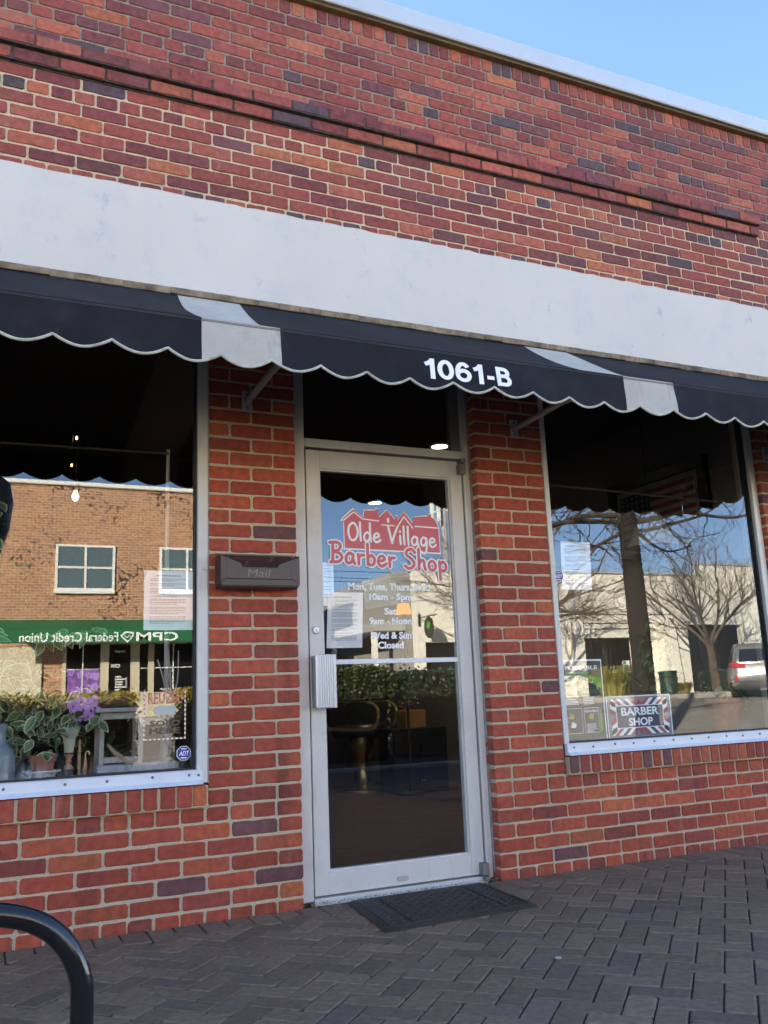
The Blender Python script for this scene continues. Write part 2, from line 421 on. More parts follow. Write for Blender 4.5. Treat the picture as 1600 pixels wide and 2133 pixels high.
# ------------------------------------------------------------------ the barber shop building
shop = thing('barber_shop_building', 'red brick one-storey shopfront with a white painted band, aluminium door and two display windows', 'building')
def brick_col(upper):
    r = rnd.random()
    if upper:
        if r < .42: c = (.300, .070, .052)
        elif r < .56: c = (.390, .105, .066)
        elif r < .80: c = (.200, .050, .047)
        elif r < .85: c = (.430, .130, .062)
        elif r < .94: c = (.165, .056, .060)
        else: c = (.105, .062, .070)
    elif r < .58: c = (.285, .054, .029)
    elif r < .80: c = (.335, .072, .034)
    elif r < .92: c = (.215, .046, .031)
    elif r < .955: c = (.350, .088, .036)
    elif r < .975: c = (.390, .102, .038)
    else: c = (.130, .052, .052)
    f = rnd.uniform(.86, 1.14)*(.92 if upper else 1.2)
    return tuple(min(1, q*f*rnd.uniform(.96, 1.04)) for q in c)
def brick(mb, x0, x1, z0, z1, y=0., depth=.09, col=None):
    j = .0019
    P = []
    def corner(cx, cz, d1, d2):
        k1, k2 = rnd.uniform(.002, .010), rnd.uniform(.002, .010)
        P.append((cx+d1[0]*k1, cz+d1[1]*k1)); P.append((cx+d2[0]*k2, cz+d2[1]*k2))
    nx = 3 if x1-x0 > .14 else 1
    e = [rnd.uniform(-j, j) for _ in range(4)]
    corner(x0+e[0], z0+e[1], (0, 1), (1, 0))
    for i in range(nx): P.append((x0+(x1-x0)*(i+1)/(nx+1), z0+e[1]+rnd.uniform(-j, j)))
    corner(x1+e[2], z0+e[1], (-1, 0), (0, 1))
    P.append((x1+e[2]+rnd.uniform(-j, j), (z0+z1)/2))
    corner(x1+e[2], z1+e[3], (0, -1), (-1, 0))
    for i in range(nx): P.append((x1-(x1-x0)*(i+1)/(nx+1), z1+e[3]+rnd.uniform(-j, j)))
    corner(x0+e[0], z1+e[3], (1, 0), (0, -1))
    P.append((x0+e[0]+rnd.uniform(-j, j), (z0+z1)/2))
    n = len(P); cx, cz = (x0+x1)/2, (z0+z1)/2
    ix, iz = 1-.0028/(x1-x0)*2, 1-.0028/(z1-z0)*2
    dy = rnd.uniform(-.0012, .0012)
    vs = [(cx+(a-cx)*ix, y+dy, cz+(b-cz)*iz) for a, b in P]+[(a, y+.003+dy, b) for a, b in P]+[(a, y+depth, b) for a, b in P]
    fs = [tuple(range(n))]
    for i in range(n):
        k = (i+1) % n; fs += [(i, k, n+k, n+i), (n+i, n+k, 2*n+k, 2*n+i)]
    mb.add(vs, fs, 0, col or brick_col(z0 > 2.7))
J = .0110; JU = .0098
def course(mb, k, x0, x1, mode, phase=0., m=.2075, y=0., depth=.09):
    J_ = JU if k > 40 else J
    z0, z1 = zk(k)+J_/2, zk(k+1)-J_/2
    if mode == 'h': m = m/2
    x = x0-phase*m
    while x < x1-.01:
        a, b = max(x, x0), min(x+m-J_, x1)
        if x1-(x+m) < .03: b = x1
        if b-a > .022: brick(mb, a, b, z0, z1, y, depth)
        if b == x1: break
        x += m
def header(k): return (k-5) % 6 == 0
bk = MB(); mo = MB()
XL, XR = -2.6, 6.6
D0, D1 = .4149, 1.4085; P3 = 1.8234; WR = 3.43
for k in range(-1, 6):
    for (a, b) in ((XL, D0), (D1, XR)):
        if header(k): course(bk, k, a, b, 'h')
        elif a == XL: course(bk, k, a-.001*0, b, 's', phase=(0.47 if k % 2 else .97))
        else: course(bk, k, a, b, 's', phase=(.5 if k % 2 == 0 else 0))
for k in range(6, 40):
    course(bk, k, 0, D0, 's', phase=(.5 if k % 2 == 0 else 0))
    course(bk, k, D1, P3, 's', phase=(.5 if k % 2 == 0 else 0))
    if header(k): course(bk, k, WR, XR, 'h')
    else: course(bk, k, WR, XR, 's', phase=(.5 if k % 2 == 0 else 0))
for k in range(40, 46): 
    course(bk, k, 3.69, XR, 'h' if header(k) else 's', phase=(.5 if k % 2 == 0 else 0))
for k in range(46, 65):
    ph = (.25 if k % 2 == 0 else .75)+rnd.uniform(-.05, .05)
    if k == 55 or k == 56:
        course(bk, k, XL, 3.685, 's', phase=ph, m=.205, y=-.025 if k == 55 else -.050, depth=.11)
        course(bk, k, 3.70, XR, 's', phase=ph, m=.205)
    else: course(bk, k, XL, XR, 'h' if header(k) else 's', phase=ph, m=.205)
x = XL
while x < XR-.06:
    w = .0585+rnd.uniform(-.003, .003); brick(bk, x, x+w, zk(65)+JU/2, 4.535+rnd.uniform(-.004, .004)); x += w+.0105
# sills of standing bricks under both windows
def sill_course(x0, x1):
    n_ = round((x1-x0)/.0672); p_ = (x1-x0)/n_
    for i in range(n_): brick(bk, x0+i*p_+.0055+rnd.uniform(-.0015, .0015), x0+(i+1)*p_-.0055+rnd.uniform(-.0015, .0015), .4575, .541, -.03, .12)
sill_course(-2.45, -.004); sill_course(1.828, 3.425)
bk.build('brickwork', m_brick, shop, recalc=False)
def mbx(x0, x1, z0, z1, y0=.0055, y1=.2): mo.box(x0, x1, y0, y1, z0, z1)
mbx(XL, D0-.004, -.3, .452); mbx(D1+.004, XR, -.3, .452)
mbx(.003, D0-.004, .4521, 2.765); mbx(D1+.004, P3-.004, .4521, 2.765); mbx(WR+.004, XR, .4521, 2.765)
mo.box(-2.45, -.006, -.0235, .15, .4525, .5385); mo.box(1.83, 3.423, -.0235, .15, .4525, .5385)
mo.build('mortar_backing', m_mortar, shop)
m_mortar2 = M('old_lime_mortar', (.60, .48, .31), rough=.95, var=.3, vs=160, bump=.8, bs=240, stain=(.17, .14, .10), sscale=1.1, samt=.9)
m_mortar3 = M('sooty_mortar', (.27, .22, .17), rough=.95, var=.35, vs=120, bump=.8, bs=240, stain=(.42, .33, .22), sscale=2.2, samt=.8)
m_belt = M('dark_belt_mortar', (.065, .054, .045), rough=.95, var=.5, vs=25)  # near-black mortar behind the belt courses and in a thin strip below
mo = MB(); mbx(XL, XR, 2.766, zk(56)); mo.build('upper_mortar', m_mortar2, shop)
mo = MB(); mbx(XL, XR, zk(56)+.0005, 4.545); mo.build('parapet_mortar', m_mortar3, shop)
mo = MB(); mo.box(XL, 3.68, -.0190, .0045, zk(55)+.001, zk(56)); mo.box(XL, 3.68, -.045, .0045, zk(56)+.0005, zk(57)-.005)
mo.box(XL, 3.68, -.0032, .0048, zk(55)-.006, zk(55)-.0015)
mo.build('belt_underside', m_belt, shop)
# unseen plain wings added past the detailed bay to block sun, roof and outer shell
m_sun_block_wing = brick_shader('sun_block_wing_brick', (.24, .065, .045), (.15, .048, .042), (.42, .38, .31), bw=.2075, rh=H, ms=.006)
w = MB()
w.box(-16, XL, 0, .2, -.3, 4.545); w.box(XR, 24, 0, .2, -.3, 4.545)
w.box(-16, -15.8, .2, 13, -.3, 4.545); w.box(23.8, 24, .2, 13, -.3, 4.545); w.box(-16, 24, 13, 13.2, -.3, 4.545)
w.build('sun_block_wing', m_sun_block_wing, shop)
w = MB(); w.box(-15.8, 23.8, .2, 13, 4.0, 4.2); w.build('roof', M('roof_membrane', (.3, .3, .3), .9), shop)
cp = MB()
prof = [(-.055, 4.545), (-.062, 4.540), (-.068, 4.548), (-.066, 4.652), (-.055, 4.662), (.26, 4.675), (.26, 4.56)]
cp.prism(prof, -16.1, 24.1, ax='x')
cp.build('coping', M('coping_metal', (.55, .58, .60), rough=.38, metal=.25, var=.04, vs=2, stain=(.42, .44, .45), sscale=2, samt=.5), shop)
cp = MB(); cp.box(-16, 24, -.040, .004, 4.529, 4.5445, 0, .003)
cp.build('coping_board', M('coping_board_wood', (.15, .105, .05), rough=.8, var=.3, vs=8), shop)
# painted band
bn = MB()
n = 120; top = []
for i in range(n+1):
    x = XL+(3.685-XL)*i/n
    z = 3.25+rnd.uniform(-.004, .004)
    if x > 3.64: z -= .02*((x-3.64)/.045)**2
    top.append((x, z))
poly = [(XL, 2.768)]+top+[(3.688, 2.768)]
poly = poly[:1]+poly[1:]
bn.prism(poly, -.022, .01)
m_band = M('painted_band', (.63, .59, .53), rough=.75, var=.035, vs=1.4, bump=.25, bs=25, stain=(.40, .43, .50), sscale=4.5, samt=.35)
add_streaks(m_band, (.33, .35, .40), .5, (7., 7., 5.), .62, .70); add_streaks(m_band, (.40, .38, .34), .35, (14., 14., .7), .63, .75)
bn.build('painted_band', m_band, shop)
bn = MB()
for i in range(60):
    x0 = XL+i*.105; bn.box(x0, x0+.1055, -.03-rnd.uniform(0, .004), .0, 2.738-rnd.uniform(0, .006), 2.7675, 0, .003)
bn.build('timber_batten', M('weathered_batten', (.22, .17, .11), rough=.9, var=.5, vs=14, bump=.6, stain=(.05, .045, .035), sscale=9, samt=.9), shop)

# --- windows
def window(x0, x1, glass, gx0, gx1, frameL, frameR):
    """frame bars stand around a fixed pane between z .6 and 2.72"""
    f = MB()
    if frameL: f.box(frameL[0], frameL[1], -.004, .07, .60, 2.737, 0, .003)
    if frameR: f.box(frameR[0], frameR[1], -.004, .07, .547, 2.737, 0, .003)
    f.box(gx0-.01, gx1+.01, .012, .07, 2.69, 2.737, 0, .002)
    fr = f.build('window_frame', m_alu, shop)
    gk = MB()
    for xx in (gx0, gx1): gk.box(xx-.006, xx+.006, .018, .06, .61, 2.69)
    gk.box(gx0, gx1, .018, .06, .598, .611)
    gk.build('gasket', m_black, fr)
    pane('glass', gx0, gx1, .605, 2.69, .03, glass, fr)
    return fr
window(-2.4, 0, m_glassL, -2.36, -.055, (-2.45, -2.366), (-.049, -.003))
window(P3, WR, m_glassR, 1.862, 3.335, (1.8255, 1.856), (3.341, 3.372))
# outer return of the right window's far jamb
f = MB(); f.box(3.374, 3.426, .028, .12, .56, 2.737, 0, .003); f.build('window_jamb', m_alu, shop)
f = MB(); f.box(-.0015, .0025, .0, .05, .545, 2.7); f.build('sealant_joint', M('grey_sealant', (.30, .30, .30), .8, var=.3, vs=30), shop)
def flashing(x0, x1, xs, e0, e1):
    f = MB()
    pr = [(-.012, .6035), (-.0175, .600), (-.0175, .562), (-.040, .549), (-.040, .5455), (.01, .5455), (.01, .6035)]
    f.prism(pr, x0, x1, ax='x')
    o = f.build('sill_flashing', m_white, shop)
    for x in xs:
        s = MB(); zc = .584+rnd.uniform(-.003, .003)
        vs = []
        for i in range(8): a = i*math.pi/4; vs.append((x+.0062*math.cos(a), -.018, zc+.0062*math.sin(a)))
        vs2 = [(x+(q[0]-x)*.6, -.0235, zc+(q[2]-zc)*.6) for q in vs]
        s.add(vs+vs2, [tuple(range(8, 16))]+[(i, (i+1) % 8, 8+(i+1) % 8, 8+i) for i in range(8)])
        s.build('screw', m_screw, o)
    return o
flashing(-2.45, -.028, [-2.3, -2.05, -1.8, -1.55, -1.27, -1.05, -.80, -.575, -.415, -.235, -.085, -.045], 0, 0)
flashing(1.832, 3.425, [1.87, 1.99, 2.13, 2.25, 2.39, 2.52, 2.65, 2.77, 2.90, 3.02, 3.15, 3.27, 3.39], 0, 0)

# --- door frame, transom, door leaf
df = MB()
df.box(.4165, .487, .07, .13, .0, 2.737, 0, .003)         # jambs
df.box(1.372, 1.4065, .07, .13, .0, 2.737, 0, .003)
df.box(.487, 1.372, .072, .13, 2.085, 2.128, 0, .003)     # transom bar
df.box(.487, 1.372, .072, .13, 2.70, 2.737, 0, .003)
df.box(.487, 1.372, .06, .14, -.02, .012, 0, .003)        # threshold
dframe = df.build('door_frame', m_alu, shop)
tf = MB(); tf.box(1.318, 1.371, .09, .13, 2.129, 2.70, 0, .002); tf.build('transom_stop', M('dark_transom_stop', (.20, .19, .17), .5), dframe)
pane('transom_glass', .488, 1.317, 2.129, 2.70, .10, m_glassD, dframe)
DX0, DX1, DZ0, DZ1 = .496, 1.362, .020, 2.072
GX0, GX1, GZ0, GZ1 = .566, 1.292, .116, 1.980
d = MB()
d.box(DX0, GX0, .078, .122, DZ0, DZ1, 0, .002); d.box(GX1, DX1, .078, .122, DZ0, DZ1, 0, .002)
d.box(GX0, GX1, .079, .121, GZ1, DZ1, 0, .002); d.box(GX0, GX1, .079, .121, DZ0, GZ0, 0, .002)
d.box(GX0, GX0+.008, .09, .121, GZ0, GZ1); d.box(GX1-.008, GX1, .09, .121, GZ0, GZ1)
d.box(GX0+.008, GX1-.008, .09, .121, GZ1-.008, GZ1); d.box(GX0+.008, GX1-.008, .09, .121, GZ0, GZ0+.008)
door = d.build('door', m_alu, shop)
pane('glass', GX0+.008, GX1-.008, GZ0+.008, GZ1-.008, .098, m_glassD, door)
b = MB(); b.box(GX0+.0085, GX1-.0085, .0905, .0975, 1.031, 1.054, 0, .002); b.build('mid_rail', M('white_mid_rail', (.80, .80, .80), .35), door)
h = MB(); h.box(.500, .514, .012, .078, .835, 1.072, 0, .002); h.box(.5145, .600, .012, .022, .832, 1.076, 0, .002)
for i in range(7): h.box(.520+i*.0108, .5262+i*.0108, .0065, .0125, .834, 1.074, 0, .0015)
h.build('pull_handle', m_alu2, door)
l = MB(); pr = [(.0, 0), (.019, 0), (.019, .006), (.015, .011), (.0, .0115)]
vs = MB().lathe(pr, 0, 0, 20)
l.add([(.527+x, .078-z, 1.192+y) for x, y, z in vs.v], vs.f)
l.box(.5255, .5285, .0655, .068, 1.185, 1.197, 1); lo = l.build('lock_cylinder', [m_alu2, m_black], door, smooth=True)
p = MB(); ov = [(.925+.030*math.copysign(abs(math.cos(a))**.6, math.cos(a)), .048+.0115*math.copysign(abs(math.sin(a))**.7, math.sin(a))) for a in [i*math.pi/10 for i in range(20)]]
p.prism(ov, .0745, .079); p.build('kick_plate_cap', M('beige_cap', (.45, .42, .36), .5), door)
for z0, z1 in ((1.998, 2.052), (.018, .075)):
    p = MB(); p.box(1.333, 1.368, .038, .085, z0, z1, 0, .004); p.box(1.338, 1.366, .030, .085, z1+.002 if z0 > 1 else z0-.02, z1+.028 if z0 > 1 else z0-.002, 0, .004)
    p.build('pivot_hinge', M('pivot_grey', (.20, .19, .19), .5, .3), door)
w = MB(); w.box(1.4068, 1.4095, .055, .10, 0, 2.7); w.build('jamb_sealant', MATS['grey_sealant'], dframe)

# vinyl lettering on the door glass
m_red = M('red_vinyl', (.62, .12, .14), rough=.45)
GLY = {
 'O': (.62, [[(.30, .98), (.10, .78), (.04, .42), (.16, .08), (.38, .03), (.58, .30), (.58, .70), (.42, .96), (.26, .97)]]),
 'l': (.20, [[(.08, 1.05), (.08, .5), (.10, .02)]]),
 'd': (.52, [[(.40, .42), (.24, .52), (.06, .34), (.08, .08), (.24, .02), (.38, .2), (.42, .42)], [(.42, 1.05), (.42, .5), (.45, .02)]]),
 'e': (.48, [[(.06, .26), (.30, .30), (.38, .40), (.28, .52), (.12, .44), (.05, .2), (.16, .03), (.32, .04), (.46, .16)]]),
 'V': (.62, [[(.02, .98), (.14, .5), (.24, .03)], [(.24, .03), (.40, .5), (.62, 1.0)]]),
 'i': (.18, [[(.08, .5), (.08, .25), (.10, .02)], [(.08, .72), (.09, .75)]]),
 'a': (.52, [[(.40, .44), (.22, .52), (.06, .32), (.10, .06), (.24, .04), (.38, .2), (.41, .46)], [(.41, .48), (.41, .2), (.48, .02)]]),
 'g': (.50, [[(.40, .44), (.22, .52), (.06, .32), (.10, .08), (.24, .06), (.38, .22), (.41, .46)], [(.42, .48), (.42, .0), (.36, -.30), (.20, -.40), (.06, -.30)]]),
 'B': (.66, [[(.14, .98), (.14, .5), (.12, .02)], [(.0, .96), (.36, 1.0), (.52, .84), (.40, .62), (.18, .54)], [(.18, .54), (.48, .46), (.58, .26), (.40, .06), (.02, .02)]]),
 'r': (.40, [[(.08, .5), (.10, .25), (.10, .02)], [(.10, .30), (.20, .46), (.36, .48)]]),
 'b': (.50, [[(.10, 1.05), (.10, .5), (.10, .04)], [(.10, .34), (.26, .50), (.42, .36), (.40, .12), (.24, .02), (.10, .10)]]),
 'S': (.60, [[(.56, .84), (.40, 1.0), (.16, .92), (.12, .70), (.34, .54), (.50, .34), (.42, .10), (.20, .02), (.02, .14)]]),
 'h': (.50, [[(.10, 1.05), (.10, .5), (.10, .02)], [(.10, .30), (.24, .50), (.36, .44), (.38, .2), (.44, .02)]]),
 'o': (.48, [[(.24, .50), (.08, .38), (.08, .12), (.24, .02), (.40, .16), (.38, .40), (.22, .50)]]),
 'p': (.50, [[(.08, .5), (.10, .1), (.10, -.42)], [(.10, .32), (.26, .50), (.42, .36), (.40, .12), (.24, .03), (.10, .12)]]),
 ' ': (.34, [])}
def script(mb, s, x0, x1, z0, z1, y, r, mi=0, tilt=0., flat=.08):
    W = sum(GLY[c][0]+.06 for c in s); sx = (x1-x0)/W; sz = z1-z0
    x = 0
    for c in s:
        wd, st = GLY[c]
        for q in st:
            pts = catmull([(a, 0, b) for a, b in q], 5)
            pp = [Vector((x0+(x+a.x)*sx+.0, 0, z0+a.z*sz+tilt*(x+a.x)*sx)) for a in pts]
            t = MB(); t.tube(pp, r, 8)
            # rounded ends
            for e in (pp[0], pp[-1]):
                sp = MB(); sp.lathe([(0, -r), (r*.7, -r*.7), (r, 0), (r*.7, r*.7), (0, r)], e.x, 0, 8, z0=e.z); t.add(sp.v, sp.f)
            mb.add([(v[0], y+v[1]*flat, v[2]) for v in t.v], t.f, mi)
        x += wd+.06
dec = MB()
Y = .0972
# house row silhouette: white outline behind, red in front
def tilt(x, z): return (x, z-.015*(x-.70)/.5)
house = [(.695, 1.592), (.695, 1.722), (.682, 1.722), (.690, 1.740), (.748, 1.790), (.800, 1.752), (.806, 1.788), (.866, 1.792), (.866, 1.800), (.880, 1.800), (.884, 1.758),
         (.930, 1.800), (.975, 1.752), (.975, 1.774), (.986, 1.774), (.988, 1.752), (1.022, 1.796), (1.070, 1.745), (1.082, 1.775), (1.160, 1.786), (1.160, 1.796), (1.178, 1.796), (1.180, 1.780), (1.200, 1.772), (1.222, 1.722), (1.218, 1.722), (1.220, 1.600)]
cx, cz = .955, 1.70
outl = [(cx+(x-cx)*1.018, cz+(z-cz)*1.07) for x, z in house]
dec.prism([tilt(*q) for q in outl], Y, Y+.0005, 1)
dec.prism([tilt(*q) for q in house], Y-.0006, Y-.0001, 0)
for (a, b) in (((.690, 1.728), (.748, 1.776)), ((.748, 1.776), (.798, 1.742)), ((.800, 1.744), (.884, 1.740)), ((.895, 1.722), (.968, 1.722)), ((.985, 1.718), (1.022, 1.774)), ((1.022, 1.774), (1.072, 1.716)), ((1.082, 1.728), (1.220, 1.728))):
    a = tilt(*a); b = tilt(*b); dx, dz = b[0]-a[0], b[1]-a[1]; L_ = math.hypot(dx, dz); nx, nz = -dz/L_*.0032, dx/L_*.0032
    dec.prism([(a[0]+nx, a[1]+nz), (b[0]+nx, b[1]+nz), (b[0]-nx, b[1]-nz), (a[0]-nx, a[1]-nz)], Y-.0011, Y-.0007, 1)
dec.prism([tilt(*q) for q in ((.928, 1.735), (.940, 1.735), (.940, 1.760), (.928, 1.760))], Y-.0011, Y-.0007, 1)
script(dec, 'Olde Village', .712, 1.205, 1.632, 1.722, Y-.0018, .0058, 1, tilt=-.045)
dec.build('house_row_logo', [m_red, m_vinyl], door)
dec = MB()
script(dec, 'Barber Shop', .615, 1.262, 1.520, 1.620, Y-.0030, .0150, 1, tilt=-.055)
script(dec, 'Barber Shop', .615, 1.262, 1.520, 1.620, Y-.0048, .0078, 0, tilt=-.055)
dec.build('shop_name_lettering', [m_red, m_vinyl], door)
hr = MB()
for ii, (s, x0, x1, zc) in enumerate((('Mon, Tues, Thurs, & Fri', .706, 1.152, 1.404), ('10am - 5pm', .815, 1.048, 1.353), ('Sat', .894, .960, 1.283), ('9am - Noon', .812, 1.040, 1.235), ('Wed & Sun', .815, 1.036, 1.165), ('Closed', .853, .992, 1.118))):
    dz = .0165 if not any(c in s for c in 'py,') else .0195
    text(hr, s, x0, x1, zc-dz-(.004 if dz > .018 else 0), zc+.0185, Y, 0, bold=.04)
    if ii % 2: hr.build('opening_hours_lettering', m_vinyl, door); hr = MB()

# ------------------------------------------------------------------ shop interior
m_floor = brick_shader('oak_herringbone', (.19, .10, .055), (.12, .062, .033), (.05, .025, .014), axis='XY', bw=.36, rh=.075, ms=.003)
MATS['oak_herringbone'].node_tree.nodes['Principled BSDF'].inputs['Roughness'].default_value = .35
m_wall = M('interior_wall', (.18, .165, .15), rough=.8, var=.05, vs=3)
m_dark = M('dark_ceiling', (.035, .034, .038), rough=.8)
IN = MB(); IN.box(-2.46, 3.6, .14, 7.2, -.1, .015); IN.build('interior_floor', m_floor, shop)
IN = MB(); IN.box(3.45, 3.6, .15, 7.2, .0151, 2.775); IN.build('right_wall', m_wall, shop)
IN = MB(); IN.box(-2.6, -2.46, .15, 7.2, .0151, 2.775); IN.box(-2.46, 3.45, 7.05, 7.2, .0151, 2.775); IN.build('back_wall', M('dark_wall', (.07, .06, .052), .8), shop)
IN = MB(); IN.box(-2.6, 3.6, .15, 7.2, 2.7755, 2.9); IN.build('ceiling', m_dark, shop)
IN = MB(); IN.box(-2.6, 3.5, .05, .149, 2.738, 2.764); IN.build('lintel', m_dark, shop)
m_shelf = M('display_shelf', (.14, .12, .10), rough=.6, var=.2, vs=10)
IN = MB(); IN.box(-2.45, -.01, .075, .80, .50, .590); IN.box(-2.45, -.01, .76, .80, .016, .4999); IN.build('window_ledge', m_shelf, shop)
IN = MB(); IN.box(1.85, 3.44, .075, .70, .50, .590); IN.box(1.85, 3.44, .66, .70, .016, .4999); IN.build('window_ledge', m_shelf, shop)
for ends in (((-2.4, .10, 1.985), (-.16, .10, 2.003)), ((1.87, .10, 1.99), (3.2, .10, 1.957))):
    IN = MB(); IN.tube(ends, .006, 6); IN.build('curtain_rod', M('bronze_rod', (.10, .075, .05), .4, .6), shop)
# ------------------------------------------------------------------ awning
aw = thing('awning', 'black scalloped fabric awning with off-white stripes and white street number over the door', 'awning', (.9, 0, 2.06))
m_canvas = M('black_canvas', (.012, .0125, .0165), rough=.8, spec=.25, var=.18, vs=3, bump=.15, bs=300, stain=(.030, .031, .036), sscale=6, samt=.6)
add_streaks(m_canvas, (.05, .05, .052), .5, (30., 30., 8.), .66, .72)
m_wcanvas = M('white_canvas', (.50, .475, .41), rough=.8, var=.06, vs=5, bump=.2, bs=250, stain=(.30, .26, .19), sscale=4.5, samt=.75)
m_soiled = M('soiled_white_canvas', (.47, .45, .40), rough=.85, var=.10, vs=6, bump=.2, bs=250, stain=(.22, .19, .14), sscale=6, samt=.8)
add_streaks(m_soiled, (.26, .22, .16), .6, (22., 22., 3.), .55, .70)
m_piping = M('mildewed_piping', (.50, .50, .40), rough=.8, var=.25, vs=30, stain=(.22, .26, .10), sscale=5, samt=.8)
PK0, PP = -.741, .1897
def zbot(x):
    u = ((x-PK0)/PP) % 1.0
    return 2.102-.035*math.sin(math.pi*u)**.85
def yfold(x, z): 
    k = (2.238-z)/.15
    return -.9-.007*math.sin(x*7.3+.6*math.sin(x*2.1))*k-.003*math.sin(x*33+1)*k-.0025*math.sin(x*19+z*45)*k-.012*k
def slope(x, t):
    return (x+.088*t, -.9+.88*t, 2.238+.497*t-.03*4*t*(1-t)-.012*math.sin(x*4.1+2*t)*math.sin(math.pi*t)-.004*math.sin(x*13+5*t)*math.sin(math.pi*t))
strips = [(-2.7, -2.14, 0), (-2.14, -1.845, 1), (-1.845, -.239, 0), (-.239, .056, 1), (.056, 1.66, 0), (1.66, 1.945, 1), (1.945, 3.70, 0)]
for x0, x1, wht in strips:
    nx = max(6, int((x1-x0)/.012)); T = 8
    mb = MB(); vs = []; fs = []
    for side in (0, 1):
        for i in range(nx+1):
            for t in range(T+1):
                p = slope(x0+(x1-x0)*i/nx, t/T); vs.append((p[0], p[1], p[2]-.003*side))
    W_ = T+1; O_ = (nx+1)*W_
    for i in range(nx):
        for t in range(T):
            a = i*W_+t; fs.append((a, a+1, a+W_+1, a+W_)); fs.append((O_+a, O_+a+W_, O_+a+W_+1, O_+a+1))
    for t in range(T): 
        fs.append((t, O_+t, O_+t+1, t+1)); a = nx*W_+t; fs.append((a, a+1, O_+a+1, O_+a))
    mb.add(vs, fs); so = mb.build('canopy_stripe' if wht else 'canopy_panel', m_wcanvas if wht else m_canvas, aw, smooth=True)
    mb = MB(); vs = []; fs = []; T = 6
    for side in (0, 1):
        for i in range(nx+1):
            x = x0+(x1-x0)*i/nx; zb = zbot(x)
            for t in range(T+1):
                z = 2.2375+(zb-2.2375)*t/T; vs.append((x, yfold(x, z)+.003*side, z))
    W_ = T+1; O_ = (nx+1)*W_
    for i in range(nx):
        for t in range(T):
            a = i*W_+t; fs.append((a, a+1, a+W_+1, a+W_)); fs.append((O_+a, O_+a+W_, O_+a+W_+1, O_+a+1))
    for t in range(T): 
        fs.append((t, O_+t, O_+t+1, t+1)); a = nx*W_+t; fs.append((a, a+1, O_+a+1, O_+a))
    for i in range(nx): a = i*W_+T; fs.append((a, O_+a, O_+a+W_, a+W_))
    mb.add(vs, fs); mb.build('valance', m_soiled if wht else m_canvas, so, smooth=True)
mb = MB(); pts = []
n = 700
for i in range(n+1):
    x = -2.7+6.4*i/n; z = zbot(x); pts.append((x, yfold(x, z)-.0005, z-.001))
mb.tube(pts, .0052, 6); mb.build('scallop_piping', m_piping, aw, smooth=True)
def ribbon(mb, pts, w, mi=0, closed=False):
    P = [Vector((a, b, 0)) for a, b in pts]; n = len(P); Lf, Rt = [], []
    for i in range(n):
        a = P[(i-1) % n] if (closed or i) else P[i]; b = P[(i+1) % n] if (closed or i < n-1) else P[i]
        t = (b-a).normalized(); nn = Vector((-t.y, t.x, 0)); Lf.append(P[i]+nn*w/2); Rt.append(P[i]-nn*w/2)
    for i in range(n if closed else n-1):
        j = (i+1) % n; mb.add([(q.x, 0, q.y) for q in (Lf[i], Lf[j], Rt[j], Rt[i])], [(0, 1, 2, 3)], mi)
def arc(cx, cy, rx, ry, a0, a1, n=14): return [(cx+rx*math.cos(R(a0+(a1-a0)*k/n)), cy+ry*math.sin(R(a0+(a1-a0)*k/n))) for k in range(n+1)]
w_ = .19
SANS = {'1': (.56, [([(.36, 0), (.36, 1)], 0), ([(.06, .70), (.20, .75), (.32, .88)], 0)]),
        '0': (.72, [(arc(.33, .5, .235, .405, 0, 360, 24)[:-1], 1)]),
        '6': (.72, [(arc(.34, .5, .245, .405, 40, 190, 12)+arc(.34, .33, .245, .235, 180, 360, 10)+arc(.34, .33, .245, .235, 0, 150, 8), 0)]),
        '-': (.42, [([(.04, .36), (.34, .36)], 0)]),
        'B': (.72, [([(.13, 0), (.13, 1)], 0), ([(.13, .905), (.36, .905)]+arc(.36, .72, .19, .185, 90, -90, 8)+[(.13, .535)], 0), ([(.13, .535), (.39, .535)]+arc(.39, .315, .21, .22, 90, -90, 8)+[(.13, .095)], 0)])}
x = 0
for c_ in '1061-B':
    wd, st = SANS[c_]; mb = MB()
    for q, cl in st: ribbon(mb, q, w_, 0, bool(cl))
    k_ = len(mb.v)
    mb.v = [(.650+(x+a)*.1105, yfold(.650+(x+a)*.1105, 2.108+c*.088)-.0035-.00008*(i//4), 2.108+c*.088) for i, (a, b, c) in enumerate(mb.v)]
    mb.build('street_number_digit', m_vinyl, aw); x += wd
mb = MB()
for zz, yy in ((2.226, -.0012), (2.231, -.0012)):
    mb.tube([(-2.7+6.4*i/400, yfold(-2.7+6.4*i/400, zz)+yy, zz) for i in range(401)], .0011, 4)
mb.build('stitched_seam', M('seam_thread', (.10, .10, .11), .8), aw)
m_tube = M('painted_frame_tube', (.34, .32, .30), rough=.5, metal=.1, var=.1, vs=9)
m_plate = M('galvanised_plate', (.50, .50, .50), rough=.5, metal=.5, var=.15, vs=15)
mb = MB(); mb.tube([(-2.68, -.884, 2.219), (3.68, -.884, 2.219)], .014, 8); mb.build('front_bar', m_tube, aw, smooth=True)
for bx in (-2.56, .182, 1.655, 3.50):
    mb = MB(); mb.tube([(bx, -.006, 2.252), (bx-.004, -.45, 2.262), (bx-.004, -.87, 2.222)], .0165, 10); br = mb.build('brace', m_tube, aw, smooth=True)
    mb = MB(); mb.box(bx-.025, bx+.025, -.0085, -.0015, 2.206, 2.306, 0, .002); pl = mb.build('bracket_plate', m_plate, br)
    for zz in (2.222, 2.290):
        mb = MB(); mb.tube([(bx, -.0086, zz), (bx, -.0125, zz)], .0075, 6); mb.build('bolt', m_screw, br)
